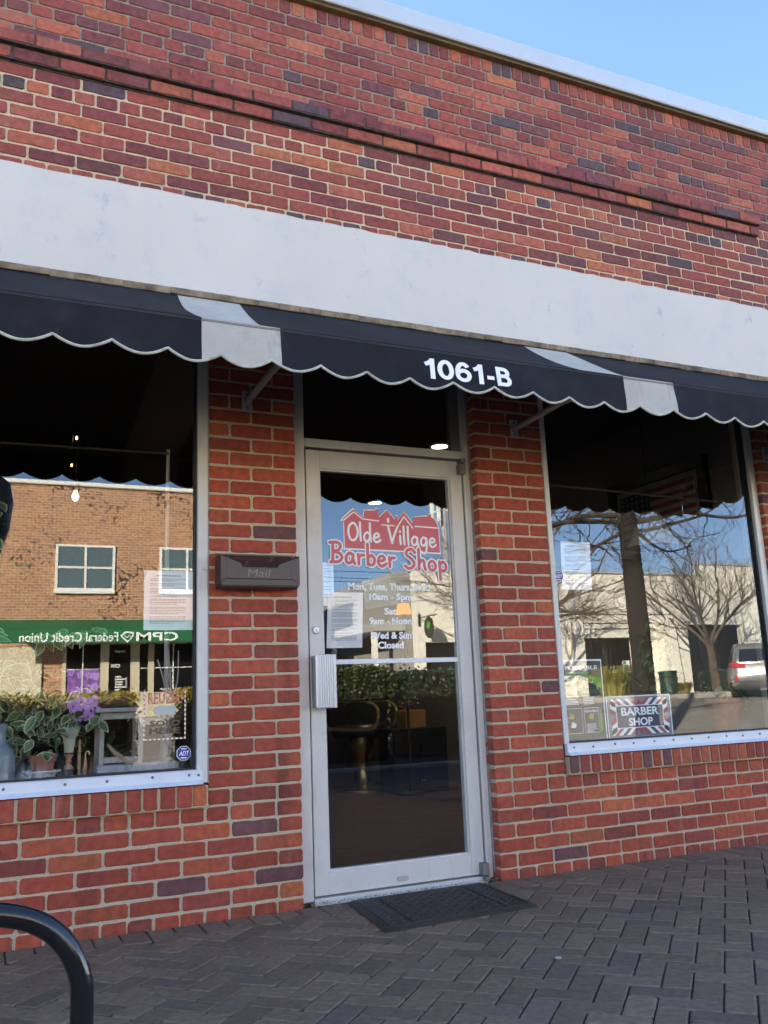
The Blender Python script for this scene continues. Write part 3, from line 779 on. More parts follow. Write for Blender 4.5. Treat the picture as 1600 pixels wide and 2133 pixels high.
for sx in (-2.7, 3.70):
    mb = MB(); a = [slope(sx, t/8) for t in range(9)]
    poly = [(p[1], p[2]-.004) for p in a]+[(-.03+(-.87)*k/60, zbot(PK0+PP*(.87-.87*k/60)/PP)) for k in range(61)]
    mb.prism(poly, sx-.001, sx+.002, ax='x'); ef = mb.build('end_flap', m_canvas, aw)
    mb = MB(); mb.tube([(sx, q[0], q[1]) for q in poly[9:]], .0052, 6); mb.build('scallop_piping', m_piping, ef, smooth=True)

# ------------------------------------------------------------------ mailbox
mbx_ = thing('mailbox', 'brown metal wall mailbox embossed with the word Mail on the left brick pier', 'mailbox', (.2, 0, 1.37))
m_bronze = M('bronze_paint', (.068, .052, .043), rough=.38, metal=.35, var=.10, vs=12, bump=.1, bs=60)
X0, X1 = .032, .392
mb = MB()
mb.prism([(X0, 1.384), (X0+.012, 1.376), (X1-.012, 1.376), (X1, 1.384), (X1, 1.506), (.300, 1.472), (.288, 1.455), (.130, 1.455), (.118, 1.474), (X0, 1.506)], -.1, -.094)
mb.box(X0, X0+.004, -.0938, -.001, 1.377, 1.512); mb.box(X1-.004, X1, -.0938, -.001, 1.377, 1.512)
mb.box(X0+.0042, X1-.0042, -.0938, -.001, 1.372, 1.377); mb.box(X0-.003, X1+.003, -.001, .003, 1.368, 1.53)
mb.prism([(-.1005, 1.384), (-.1005, 1.377), (-.060, 1.362), (-.060, 1.3715)], X0+.003, X1-.003, ax='x')
mbody = mb.build('body', m_bronze, mbx_)
mb = MB(); mb.prism([(-.0935, 1.450), (-.0935, 1.447), (-.002, 1.520), (-.002, 1.523)], X0+.005, X1-.005, ax='x'); mb.build('lid', M('bronze_gloss', (.10, .09, .09), rough=.12, metal=.6), mbx_)
mb = MB()
for (a, b) in (((.060, 1.49), (.060, 1.41)), ((.352, 1.49), (.352, 1.41)), ((.060, 1.41), (.030, 1.388)), ((.352, 1.41), (.382, 1.388)), ((.060, 1.404), (.352, 1.404))):
    mb.tube([(a[0], -.1, a[1]), (b[0], -.1, b[1])], .0022, 6)
mb.build('embossed_rib', m_bronze, mbody, smooth=True)
mb = MB(); text(mb, 'Mail', .150, .250, 1.4125, 1.4475, 0, 0, bold=0, shear=.006)
mb.v = [(x, -.1008, z) for x, y, z in mb.v]; mb.build('embossed_lettering', M('bronze_edge', (.16, .13, .105), rough=.35, metal=.4), mbody)

# ------------------------------------------------------------------ doormat
mt = MB()
c00, c10, c11, c01 = (.534, -.587), (1.240, -.551), (1.275, -.043), (.601, -.045)
NU, NV = 160, 116
def mat_h(u, v):
    e = min(u*.69, (1-u)*.69, v*.52, (1-v)*.52)
    h = .013
    if e < .018: return .003+.010*e/.018
    if .028 < e < .034: return .005
    U, V = u*.69, v*.52
    if e < .034: return h
    # side panels and a middle field of pits
    if abs(U-.13) < .004 or abs(U-.56) < .004: return .004
    pu, pv_ = (U % .043)/.043, (V % .043)/.043
    if U < .13 or U > .56:
        if .25 < pu < .75 and .28 < pv_ < .72: return .0015
        return h-.0008
    q = (U+V) % .061/.061; r = (U-V) % .061/.061
    if .30 < q < .70 and .30 < r < .70: return .0015
    if (int((U+V)/.061)+int((U-V+2)/.061)) % 2 and (q < .1 or r < .1): return h+.0012
    return h-.0008
vs = []; fs = []
for j in range(NV+1):
    for i in range(NU+1):
        u, v = i/NU, j/NV
        x = (c00[0]*(1-u)+c10[0]*u)*(1-v)+(c01[0]*(1-u)+c11[0]*u)*v
        y = (c00[1]*(1-u)+c10[1]*u)*(1-v)+(c01[1]*(1-u)+c11[1]*u)*v
        vs.append((x, y, .003+mat_h(u, v)))
for j in range(NV):
    for i in range(NU): a = j*(NU+1)+i; fs.append((a, a+1, a+NU+2, a+NU+1))
per = [i for i in range(NU+1)]+[j*(NU+1)+NU for j in range(1, NV+1)]+[NV*(NU+1)+i for i in range(NU-1, -1, -1)]+[j*(NU+1) for j in range(NV-1, 0, -1)]
o_ = len(vs); vs += [(vs[i][0], vs[i][1], .0015) for i in per]
for k in range(len(per)): l_ = (k+1) % len(per); fs.append((per[k], o_+k, o_+l_, per[l_]))
fs.append(tuple(range(o_, o_+len(per))))
mt.add(vs, fs)
o = mt.build('doormat', M('moulded_rubber', (.036, .030, .025), rough=.62, var=.2, vs=40, stain=(.06, .058, .052), sscale=12, samt=.5), org=(.9, -.3, 0), recalc=False)
tag(o, 'black moulded rubber doormat with punched pattern lying on the pavers before the door', 'doormat')

# ------------------------------------------------------------------ bicycle rack
rk = MB()
cxr = -.872
half = [(-.840, .487), (-.800, .474), (-.758, .448), (-.724, .408), (-.704, .361), (-.699, .317), (-.699, .2), (-.699, -.01)]
pts = [(2*cxr-x, -1.9, z) for x, z in half[::-1]]+[(cxr, -1.9, .492)]+[(x, -1.9, z) for x, z in half]
pts = catmull(pts, 5)
rk.tube(pts, .0225, 20)
o = rk.build('bicycle_rack', M('black_gloss_enamel', (.010, .010, .012), rough=.16, coat=.4, bump=.28, bs=30, stain=(.05, .05, .055), sscale=14, samt=.3), smooth=True, org=(cxr, -1.9, 0))
tag(o, 'glossy black tubular bicycle rack hoop standing on the pavers near the wall', 'bike rack')

# ------------------------------------------------------------------ notices, stickers and signs on the glass
m_paper = M('white_paper', (.78, .79, .82), rough=.8, var=.02, vs=3)
m_print = M('grey_print', (.22, .22, .25), rough=.8)
def paper(name, label, cat, x0, x1, z0, z1, y, seed, margin=.12, lead=.0075, top=.08, skew=0., holes=False, group=None, first=True):
    r = random.Random(seed); t = thing(name, label, cat, ((x0+x1)/2, y, z0), group=group)
    mb = MB(); n = 8; vs = []; fs = []
    for i in range(n+1):
        for j in (0, 1):
            u = i/n; bow = .004*math.sin(u*math.pi*1.3)
            for s in (0, .0004): vs.append((x0+(x1-x0)*u+skew*j, y+s+bow, z0+(z1-z0)*j))
    for i in range(n):
        a = i*4; fs += [(a, a+4, a+6, a+2), (a+1, a+3, a+7, a+5), (a, a+1, a+5, a+4), (a+2, a+6, a+7, a+3)]
    fs += [(0, 2, 3, 1), (n*4, n*4+1, n*4+3, n*4+2)]
    mb.add(vs, fs); mb.build('sheet', m_paper, t)
    # lines of small print
    pb = MB(); w = x1-x0; z = z1-(z1-z0)*top
    if first:
        pb.box(x0+w*.25, x1-w*.25, y-.0014, y-.0011, z-.0035, z); z -= lead*2.2
    while z > z0+(z1-z0)*.10:
        k = r.randint(1, 5)
        for _ in range(k):
            if z < z0+(z1-z0)*.08: break
            xe = x1-w*margin-(r.random()*w*.35 if _ == k-1 else r.random()*w*.04)
            sk = skew*(z-z0)/(z1-z0)
            xx = x0+w*margin
            while xx < xe:
                ww = r.uniform(.006, .02); pb.box(xx+sk, min(xx+ww, xe)+sk, y-.0014, y-.0011, z-.0020, z); xx += ww+.0025
            z -= lead
        z -= lead*.9
    pb.build('printed_text', m_print, t)
    return t
paper('notice', 'white printed notice taped inside the left window beside the pier', 'notice', -.272, -.060, 1.193, 1.452, .0385, 3, lead=.0070)
paper('notice', 'large white printed sheet taped inside the door glass at left', 'notice', .590, .772, 1.109, 1.375, .1065, 4, lead=.0068, skew=.014)
paper('note', 'narrow blue-white notepad page with handwriting taped near the upper left of the door glass', 'note', .577, .634, 1.31, 1.520, .1060, 5, lead=.013, first=False)
paper('notice', 'white printed notice taped inside the right window near its left edge', 'notice', 1.918, 2.110, 1.398, 1.659, .0385, 6, lead=.0072, skew=.012)
m_blue = M('shield_blue', (.025, .045, .30), rough=.45)
def shield(x, z, r, y, label):
    t = thing('security_sticker', label, 'sticker', (x, y, z-r), group='security stickers on the windows')
    def octo(k): return [(x+k*math.cos(R(22.5+45*i)), z+k*math.sin(R(22.5+45*i))) for i in range(8)]
    mb = MB(); mb.prism(octo(r), y, y+.0006, 0); mb.build('backing', m_vinyl, t)
    mb = MB(); mb.prism(octo(r*.92), y-.0005, y-.0001, 0); mb.build('shield', m_blue, t)
    mb = MB(); text(mb, 'ADT', x-r*.62, x+r*.62, z-r*.32, z+r*.28, y-.0008, 0, bold=.02, shear=.003)
    mb.box(x-r*.4, x+r*.4, y-.0009, y-.0006, z-r*.66, z-r*.52); mb.box(x-r*.35, x+r*.35, y-.0009, y-.0006, z+r*.50, z+r*.62)
    mb.build('lettering', m_vinyl, t)
shield(-.098, .672, .032, .0285, 'blue octagonal security sticker low in the right corner of the left window')
shield(1.893, 1.467, .032, .0285, 'blue octagonal security sticker at mid height on the left edge of the right window')

# pig sticker
ps = thing('shop_sticker', 'clear sticker with a grey pig and the words SOLD HERE on the left window', 'sticker', (-.18, .0285, .73))
m_sred = M('faded_red_print', (.55, .20, .15), rough=.6); m_sgrey = M('grey_pig_print', (.50, .52, .50), rough=.6); m_sbrown = M('brown_print', (.13, .075, .075), rough=.6)
Y = .0288
mb = MB(); x0, x1, z0, z1 = -.268, -.090, .732, .942
n = 22
for i in range(n):
    m_ = i % 2
    for xx in (x0, x1-.006): mb.box(xx, xx+.006, Y, Y+.0004, z0+(z1-z0)*i/n, z0+(z1-z0)*(i+1)/n, m_)
for i in range(18):
    mb.box(x0+.0061+(x1-x0-.0122)*i/18, x0+.0061+(x1-x0-.0122)*(i+1)/18, Y, Y+.0004, z0, z0+.006, i % 2)
mb.build('striped_border', [m_vinyl, m_sred], ps)
mb = MB(); text(mb, 'REUZEL', -.250, -.108, .880, .928, Y, 0, bold=.02); mb.build('heading', m_sred, ps)
mb = MB(); text(mb, 'SOLD', -.240, -.115, .788, .812, Y, 0, bold=.03); text(mb, 'HERE', -.243, -.113, .756, .782, Y, 0, bold=.03); mb.build('words', m_sbrown, ps)
mb = MB()
pig = [(-.222, .838), (-.226, .852), (-.218, .866), (-.200, .873), (-.170, .874), (-.150, .871), (-.140, .876), (-.137, .866), (-.126, .858), (-.121, .850), (-.126, .845), (-.136, .846), (-.142, .838), (-.143, .822), (-.150, .822), (-.152, .836), (-.180, .833), (-.196, .836), (-.199, .822), (-.207, .822), (-.209, .835)]
mb.prism(pig, Y, Y+.0005); mb.build('pig_outline', m_sgrey, ps)

# barber shop sign in the right window
bs = thing('window_sign', 'rectangular BARBER SHOP sign with red, white and blue diagonal stripes on the right window ledge', 'sign', (2.37, .05, .60))
m_navy = M('navy_print', (.035, .045, .085), rough=.5); m_sr = M('sign_red', (.42, .045, .05), rough=.5)
Y = .052
BX0, BX1, BZ0, BZ1 = 2.150, 2.588, .606, .828
mb = MB(); mb.box(BX0, BX1, Y, Y+.004, BZ0, BZ1); mb.box(BX0+.006, BX1-.006, Y-.0006, Y-.0001, BZ0+.006, BZ1-.006, 1)
mb.build('panel', [m_vinyl, M('sign_smoke', (.20, .20, .22), rough=.5)], bs)
mb = MB()
ix0, ix1, iz0, iz1 = BX0+.062, BX1-.062, BZ0+.055, BZ1-.055
ox0, ox1, oz0, oz1 = BX0+.024, BX1-.024, BZ0+.016, BZ1-.016
cxs = (BX0+BX1)/2; czs = (BZ0+BZ1)/2
cols = [0, 1, 0, 2, 0, 1, 0, 2, 0]
for sgn in (-1, 1):
    for k in range(7):
        wd = .026
        a = .004+k*wd
        for (za, zb) in ((iz1, oz1), (iz0, oz0)):
            lean = .045
            xa0, xa1 = a, a+wd*.98
            P_ = [(cxs+sgn*xa0, za), (cxs+sgn*xa1, za), (cxs+sgn*(xa1+lean), zb), (cxs+sgn*(xa0+lean), zb)]
            P_ = [(min(max(px_, ox0), ox1), pz_) for px_, pz_ in P_]
            if abs(P_[2][0]-P_[3][0]) < .002 and abs(P_[0][0]-P_[1][0]) < .002: continue
            mb.prism(P_, Y-.0012, Y-.0008, (1, 0, 2, 0, 1, 0, 2)[k])
    for k in range(3):
        zz = .002+k*.024
        xs0, xs1 = (ix0-.002, ox0) if sgn < 0 else (ix1+.002, ox1)
        for s2_ in (-1, 1):
            mb.prism([(xs0, czs+s2_*zz), (xs0, czs+s2_*(zz+.023)), (xs1, czs+s2_*(zz+.023+.02)), (xs1, czs+s2_*(zz+.02))], Y-.0012, Y-.0008, (1, 0, 2)[k])
    mb.prism([(cxs-.024, (iz1, oz1)[0] if sgn > 0 else iz0), (cxs+.024, iz1 if sgn > 0 else iz0), (cxs, oz1 if sgn > 0 else oz0)], Y-.0018, Y-.0014, 1)
mb.build('diagonal_stripes', [m_vinyl, m_sr, m_navy], bs)
mb = MB(); mb.box(ix0-.004, ix1+.004, Y-.0024, Y-.0020, iz0-.004, iz1+.004, 0); mb.box(ix0, ix1, Y-.0030, Y-.0026, iz0, iz1, 1); mb.build('name_plate', [m_vinyl, m_navy], bs)
mb = MB(); text(mb, 'BARBER', cxs-.128, cxs+.128, czs+.006, czs+.048, Y-.0036, 0, bold=.03); text(mb, 'SHOP', cxs-.082, cxs+.082, czs-.049, czs-.007, Y-.0036, 0, bold=.03); mb.build('lettering', m_vinyl, bs)

# product poster
pp = thing('product_poster', 'tall dark poster with white edge and green banners in the right window corner', 'poster', (2.0, .05, .60))
Y = .047
m_pblack = M('poster_black', (.025, .028, .028), rough=.4, var=.3, vs=6); m_pgreen = M('poster_green', (.09, .34, .03), rough=.45); m_pyel = M('poster_yellow', (.42, .33, .05), rough=.5, var=.5, vs=30); m_pdk = M('poster_dark_green', (.03, .10, .03), rough=.5)
PX0, PX1, PZ0, PZ1 = 1.868, 2.137, .604, 1.026
mb = MB(); mb.box(PX0, PX1, Y, Y+.003, PZ0, PZ1, 0); mb.box(PX0+.005, PX1-.007, Y-.0006, Y-.0002, PZ0+.006, PZ1-.009, 1); mb.build('panel', [m_vinyl, m_pblack], pp)
mb = MB(); text(mb, 'FLEXABLE', PX0+.03, PX1-.03, .973, .993, Y-.001, 0, bold=.03); mb.build('heading', m_vinyl, pp)
mb = MB(); mb.box(PX0+.006, PX1-.008, Y-.0010, Y-.0007, .845, .868, 1); mb.prism([(2.00, .925), (2.128, .872), (2.128, .925), (2.05, .945)], Y-.0010, Y-.0007, 0); mb.box(2.098, 2.112, Y-.0010, Y-.0007, .650, .765, 0); mb.box(1.90, 2.05, Y-.0010, Y-.0007, .952, .961, 0)
mb.build('green_banner', [m_pgreen, m_pdk], pp)
mb = MB(); r_ = random.Random(8)
for i in range(40):
    x, z = r_.uniform(1.88, 2.10), r_.uniform(.875, .93); a = r_.uniform(0, 6)
    mb.prism([(x+.012*math.cos(a+q)*r_.uniform(.5, 1.2), z+.012*math.sin(a+q)*r_.uniform(.5, 1.2)) for q in (0, 1.3, 2.6, 4, 5.2)], Y-.0015-.0001*i, Y-.0011-.0001*i, r_.choice((0, 0, 1, 2)))
mb.build('picture', [m_pyel, m_vinyl, m_pgreen], pp)
mb = MB()
for col_, xa in ((0, 1.885), (1, 2.0)):
    z = .83
    while z > .79:
        mb.box(xa, xa+r_.uniform(.06, .10), Y-.0010, Y-.0007, z-.0028, z); z -= .0085
for xa, xb in ((1.882, 1.985), (1.998, 2.092)):
    for q in ((xa, xb, .772, .774), (xa, xb, .646, .648), (xa, xa+.0015, .648, .772), (xb-.0015, xb, .648, .772)): mb.box(q[0], q[1], Y-.0010, Y-.0007, q[2], q[3])
text(mb, 'FLEXABLE', 2.003, 2.088, .752, .764, Y-.001, 0, bold=.02)
for i in range(7): mb.box(2.01, 2.01+r_.uniform(.04, .075), Y-.0010, Y-.0007, .690-.0065*i, .6925-.0065*i)
mb.build('small_print', m_vinyl, pp)
mb = MB()
for i, (x, z) in enumerate(((1.915, .735), (1.925, .69), (1.95, .71), (2.04, .73))):
    mb.prism([(x-.018, z-.012), (x+.012, z-.016), (x+.02, z+.006), (x-.006, z+.018)], Y-.0016-.0002*i, Y-.0011-.0002*i, i % 3)
mb.build('product_picture', [m_pyel, m_vinyl, m_pdk], pp)

# framed glass plaque hanging behind the door glass
gp = MB(); P_ = [(.884, 1.318), (1.176, 1.364), (1.160, 1.500), (.868, 1.456)]
gpt = thing('hanging_plaque', 'pale green rounded plaque hanging crooked on a thread behind the door glass', 'sign', (1.02, .3, 1.31))
gp.prism(P_, .298, .301); gp.build('plate', M('plaque_green', (.09, .12, .10), rough=.3), gpt)
gp = MB(); gp.tube([(a, .2975, b) for a, b in P_+P_[:1]], .004, 6); gp.build('rim', M('plaque_rim', (.36, .40, .36), .4), gpt)
gp = MB(); gp.tube([(.90, .3, 1.46), (1.02, .3, 1.66), (1.14, .3, 1.495)], .0012, 4); gp.build('thread', m_vinyl, gpt)
# ------------------------------------------------------------------ things in the left window
LZ = .591
m_leaf = M('leaf_green', (.085, .135, .055), rough=.4, var=.3, vs=9); m_cream = M('leaf_cream_margin', (.42, .43, .25), rough=.45)
m_stem = M('green_stem', (.09, .07, .035), rough=.7)
def leaf(mb, p, d, nrm, L_, W_, two=True):
    d = Vector(d).normalized(); nrm = Vector(nrm); s = d.cross(nrm).normalized(); nrm = s.cross(d).normalized(); p = Vector(p)
    prof = [(0, 0), (.12, .55), (.32, .98), (.52, 1.), (.72, .72), (.88, .32), (1., .0)]
    droop = rnd.uniform(.05, .25)
    def Q(u, w, k=0): return tuple(p+d*(u*L_)+s*(w*W_/2)+nrm*(abs(w)*W_*.14-droop*L_*u*u+k))
    rimL = [Q(u, w) for u, w in prof]; rimR = [Q(u, -w) for u, w in prof[1:-1]]
    inn = []
    f = .80
    if two:
        vs = []; fs = []; mi = []
        n = len(prof)
        left = [Q(u, w) for u, w in prof]; right = [Q(u, -w) for u, w in prof]
        jag = [rnd.uniform(.62, .9) for _ in prof]
        li = [Q(.06+u*.86, w*j) for (u, w), j in zip(prof, jag)]; ri = [Q(.06+u*.86, -w*j) for (u, w), j in zip(prof, jag[::-1])]
        mid = [Q(.06+u*.86, 0) for u, w in prof]
        base = left+right+li+ri+mid
        for i in range(n-1):
            fs = [(i, i+1, 2*n+i+1, 2*n+i), (n+i+1, n+i, 3*n+i, 3*n+i+1)]
            mb.add([base[k] for k in fs[0]], [(0, 1, 2, 3)], 1); mb.add([base[k] for k in fs[1]], [(0, 1, 2, 3)], 1)
            mb.add([base[2*n+i], base[2*n+i+1], base[4*n+i+1], base[4*n+i]], [(0, 1, 2, 3)], 0)
            mb.add([base[3*n+i+1], base[3*n+i], base[4*n+i], base[4*n+i+1]], [(0, 1, 2, 3)], 0)
    else:
        mid = [Q(u, 0) for u, w in prof]; n = len(prof); left = [Q(u, w) for u, w in prof]; right = [Q(u, -w) for u, w in prof]
        for i in range(n-1):
            mb.add([left[i], left[i+1], mid[i+1], mid[i]], [(0, 1, 2, 3)], 0); mb.add([right[i+1], right[i], mid[i], mid[i+1]], [(0, 1, 2, 3)], 0)
def rdir(zmin=-1, zmax=1):
    a = rnd.uniform(0, 6.283); z = rnd.uniform(zmin, zmax); r = math.sqrt(max(0, 1-z*z)); return Vector((r*math.cos(a), r*math.sin(a), z))
fp = thing('ficus_plant', 'bushy variegated fig plant with cream edged leaves filling the left window', 'plant', (-.95, .48, LZ))
mb = MB(); mb.lathe([(.10, 0), (.13, .20), (.145, .20), (.145, .235), (.12, .235)], -.95, .50, 18, 0, LZ); mb.build('pot', M('dark_glazed_pot', (.03, .035, .04), .3), fp, smooth=True)
sb = MB(); lb = MB()
for i in range(26):
    tip = Vector((rnd.uniform(-1.25, -.44), rnd.uniform(.10, .55), rnd.uniform(.74, 1.22)))
    if i > 21: tip = Vector((rnd.uniform(-1.05, -.84), rnd.uniform(.12, .35), rnd.uniform(1.7, 2.05)))
    b0 = Vector((-.95+rnd.uniform(-.03, .03), .50, LZ+.2))
    pts = [b0, b0.lerp(tip, .35)+Vector((0, 0, .12)), b0.lerp(tip, .7)+Vector((0, 0, .10)), tip]
    pts = catmull(pts, 4); sb.tube(pts, [.006-.0042*k/(len(pts)-1) for k in range(len(pts))], 5)
    for k in range(3, len(pts)):
        for q in range(2):
            dr = rdir(-.9, .2); dr.y -= .35
            leaf(lb, pts[k]+rdir()*.012, dr, Vector((rnd.uniform(-.5, .5), -1, .8)), rnd.uniform(.055, .085), rnd.uniform(.030, .044))
for i in range(330):
    x = rnd.uniform(-1.3, -.42); zt = 1.18 if x < -.75 else 1.0
    p = Vector((x, rnd.uniform(.10, .5), rnd.uniform(.68, zt)))
    if p.x > -.55 and p.z < .80: continue
    if (p.x > -.83 and p.z > .98 and rnd.random() < .85) or (p.z > 1.0 and rnd.random() < .4): continue
    dr = rdir(-1, .1); leaf(lb, p, dr, Vector((rnd.uniform(-.6, .6), -1, .7)), rnd.uniform(.055, .085), rnd.uniform(.03, .044))
sb.build('stem', m_stem, fp); lb.build('foliage', [m_leaf, m_cream], fp, recalc=False)

bt = thing('glass_bottle', 'frosted grey glass bottle with a tapered neck at the left edge of the window ledge', 'bottle', (-.835, .17, LZ))
mb = MB(); mb.lathe([(.058, 0), (.066, .008), (.067, .105), (.060, .128), (.040, .150), (.030, .168), (.029, .215), (.033, .222), (.033, .235), (.0, .235)], -.822, .17, 24, 0, LZ)
mb.build('body', M('frosted_glass', (.20, .24, .26), rough=.35), bt, smooth=True)
mb = MB(); mb.lathe([(.0675, .045), (.0679, .046), (.0679, .095), (.0675, .096)], -.822, .17, 24, 0, LZ); mb.build('label', M('bottle_label', (.24, .27, .29), .7), bt, smooth=True)

fpz = thing('terracotta_pot', 'squat terracotta flower pot with a wire bail standing in a white bowl', 'plant pot', (-.645, .20, LZ+.03))
PZ = LZ+.034; px_, py_ = -.648, .20
m_terra = M('terracotta', (.30, .105, .055), rough=.85, var=.15, vs=30)
mb = MB(); mb.lathe([(.040, 0), (.048, .040), (.056, .040), (.057, .066), (.050, .066), (.046, .045), (.0, .045)], px_, py_, 26, 0, PZ); mb.build('pot', m_terra, fpz, smooth=True)
mb = MB(); mb.tube([(px_+.057*math.cos(a), py_-.01, PZ+.055+.062*math.sin(a)) for a in [math.pi*k/14 for k in range(15)]], .0022, 6); mb.build('wire_bail', M('dull_wire', (.16, .16, .16), .5, .6), fpz)
wb = MB(); wb.lathe([(.040, 0), (.044, .004), (.060, .022), (.078, .036), (.076, .039), (.056, .028), (.038, .010), (0, .008)], px_, py_, 28, 0, LZ)
o = wb.build('bowl', M('white_enamel', (.72, .76, .78), .25), smooth=True, org=(px_, py_, LZ)); tag(o, 'shallow white enamel bowl under the terracotta pot', 'bowl')

br = thing('shaving_brush', 'big shaving brush with splayed pale bristles and turned wooden handle in the left window', 'brush', (-.545, .2, LZ))
m_wood = M('turned_wood', (.40, .22, .10), rough=.5, var=.2, vs=25)
mb = MB(); mb.lathe([(.018, .036), (.019, .042), (.011, .056), (.010, .062), (.013, .068), (.010, .076), (.013, .084), (.019, .092), (.020, .096), (0, .097)], -.545, .2, 18, 0, LZ); mb.build('handle', m_wood, br, smooth=True)
mb = MB(); mb.lathe([(.020, .0), (.022, .002), (.022, .034), (.018, .0355), (0, .0358)], -.545, .2, 18, 0, LZ); mb.build('stand', M('dark_base', (.02, .02, .02), .5), br, smooth=True)
mb = MB()
for i in range(220):
    a = rnd.uniform(0, 6.283); r0 = math.sqrt(rnd.random())*.016; r1 = r0*2.7*rnd.uniform(.9, 1.1); z1 = LZ+.205+rnd.uniform(-.015, .008)
    c, s_ = math.cos(a), math.sin(a); p0 = (-.545+r0*c, .2+r0*s_, LZ+.097); p1 = (-.545+r1*.55*c, .2+r1*.55*s_, LZ+.16); p2 = (-.545+r1*c, .2+r1*s_, z1)
    mb.tube([p0, p1, p2], [.0013, .0013, .0006], 3)
mb.build('bristles', M('pale_bristle', (.56, .56, .44), rough=.7), br)
mb = MB(); mb.lathe([(.0215, .098), (.0215, .104), (.0195, .104)], -.545, .2, 18, 0, LZ); mb.build('ferrule', m_black, br)

rd = thing('turned_rod', 'thin turned wooden rod standing upright beside the shaving brush', 'rod', (-.505, .19, LZ))
mb = MB(); mb.lathe([(.009, 0), (.010, .012), (.006, .02), (.007, .03), (.0075, .09), (.005, .098), (.009, .105), (.006, .112), (.0065, .125), (.004, .135), (.006, .142), (.003, .152), (0, .156)], -.503, .19, 12, 0, LZ); mb.build('shaft', m_wood, rd, smooth=True)
hk = thing('boot_hook', 'small hook with an amber wooden grip and brass head beside the turned rod', 'tool', (-.478, .19, LZ))
mb = MB(); mb.lathe([(.006, 0), (.006, .012), (.0085, .025), (.0075, .05), (.0045, .07), (.005, .078), (0, .08)], -.478, .19, 12, 0, LZ); mb.build('grip', M('amber_wood', (.45, .20, .05), .35), hk, smooth=True)
mb = MB(); mb.tube(catmull([(-.478, .19, LZ+.08), (-.478, .19, LZ+.095), (-.470, .185, LZ+.106), (-.462, .18, LZ+.098), (-.466, .18, LZ+.09)], 4), .003, 6); mb.build('brass_head', M('brass', (.5, .33, .10), .3, .9), hk, smooth=True)

m_old = M('weathered_white_wood', (.36, .34, .30), rough=.85, var=.25, vs=18, stain=(.16, .13, .10), sscale=9, samt=.8)
st = thing('low_stool', 'weathered whitish wooden stool standing on the left window ledge', 'stool', (-.33, .26, LZ))
mb = MB(); mb.box(-.445, -.235, .16, .38, LZ+.262, LZ+.280, 0, .003); mb.build('seat', m_old, st)
mb = MB(); mb.box(-.425, -.255, .182, .198, LZ+.232, LZ+.261, 0, .002); mb.build('apron', m_old, st)
for lx in (-.425, -.262):
    for ly in (.18, .345): mb = MB(); mb.box(lx, lx+.020, ly, ly+.020, LZ+.001, LZ+.2615, 0, .002); mb.build('leg', m_old, st)
mb = MB(); mb.box(-.404, -.263, .183, .193, LZ+.05, LZ+.075, 0, .002); mb.build('stretcher', m_old, st)
bg = thing('leather_bag', 'slumped brown leather bag lying on top of the weathered stool', 'bag', (-.34, .26, LZ+.28))
mb = MB()
secs = [(-.435, .012, .0), (-.42, .055, .010), (-.385, .082, .016), (-.34, .072, .010), (-.30, .045, .0), (-.255, .018, -.002), (-.25, .008, 0)]
rings = []
for x, hgt, sh in secs:
    rings.append([(x, .26+.07*math.cos(a)*min(1, hgt/.05), LZ+.281+max(0, hgt*(.5+.5*math.sin(a)))+.002*math.sin(5*a+x*90)) for a in [2*math.pi*k/14 for k in range(14)]])
vs = [p for r_ in rings for p in r_]; fs = []
for i in range(len(rings)-1):
    for k in range(14): fs.append((i*14+k, i*14+(k+1) % 14, (i+1)*14+(k+1) % 14, (i+1)*14+k))
fs += [tuple(range(14)), tuple(range((len(rings)-1)*14, len(rings)*14))]
mb.add(vs, fs); mb.build('body', M('brown_leather', (.11, .075, .055), rough=.6, var=.3, vs=20, bump=.4, bs=80), bg, smooth=True)
mb = MB(); mb.tube(catmull([(-.41, .2, LZ+.30), (-.37, .185, LZ+.325), (-.31, .185, LZ+.315), (-.27, .2, LZ+.29)], 5), .004, 6); mb.build('strap', M('dark_leather', (.05, .035, .025), .6), bg, smooth=True)
yk = MB(); yk.tube(catmull([(-.385, .22, LZ+.125), (-.365, .20, LZ+.10), (-.335, .19, LZ+.075), (-.31, .19, LZ+.055), (-.28, .19, LZ+.045), (-.262, .19, LZ+.045)], 4), [.008, .009, .010, .010, .010, .011]+[.011]*15, 10)
o = yk.build('curved_horn', M('horn_tan', (.34, .24, .14), .5, var=.2, vs=15), smooth=True, org=(-.32, .2, LZ+.04)); tag(o, 'tan curved horn propped under the weathered stool', 'horn')
bx = MB(); bx.box(-.44, -.10, .10, .17, LZ+.001, LZ+.046, 0, .004)
o = bx.build('tin_box', M('galvanised_tin', (.34, .36, .38), rough=.6, metal=.2, var=.25, vs=14), org=(-.27, .13, LZ)); tag(o, 'low pale tin box along the foot of the left window', 'box')
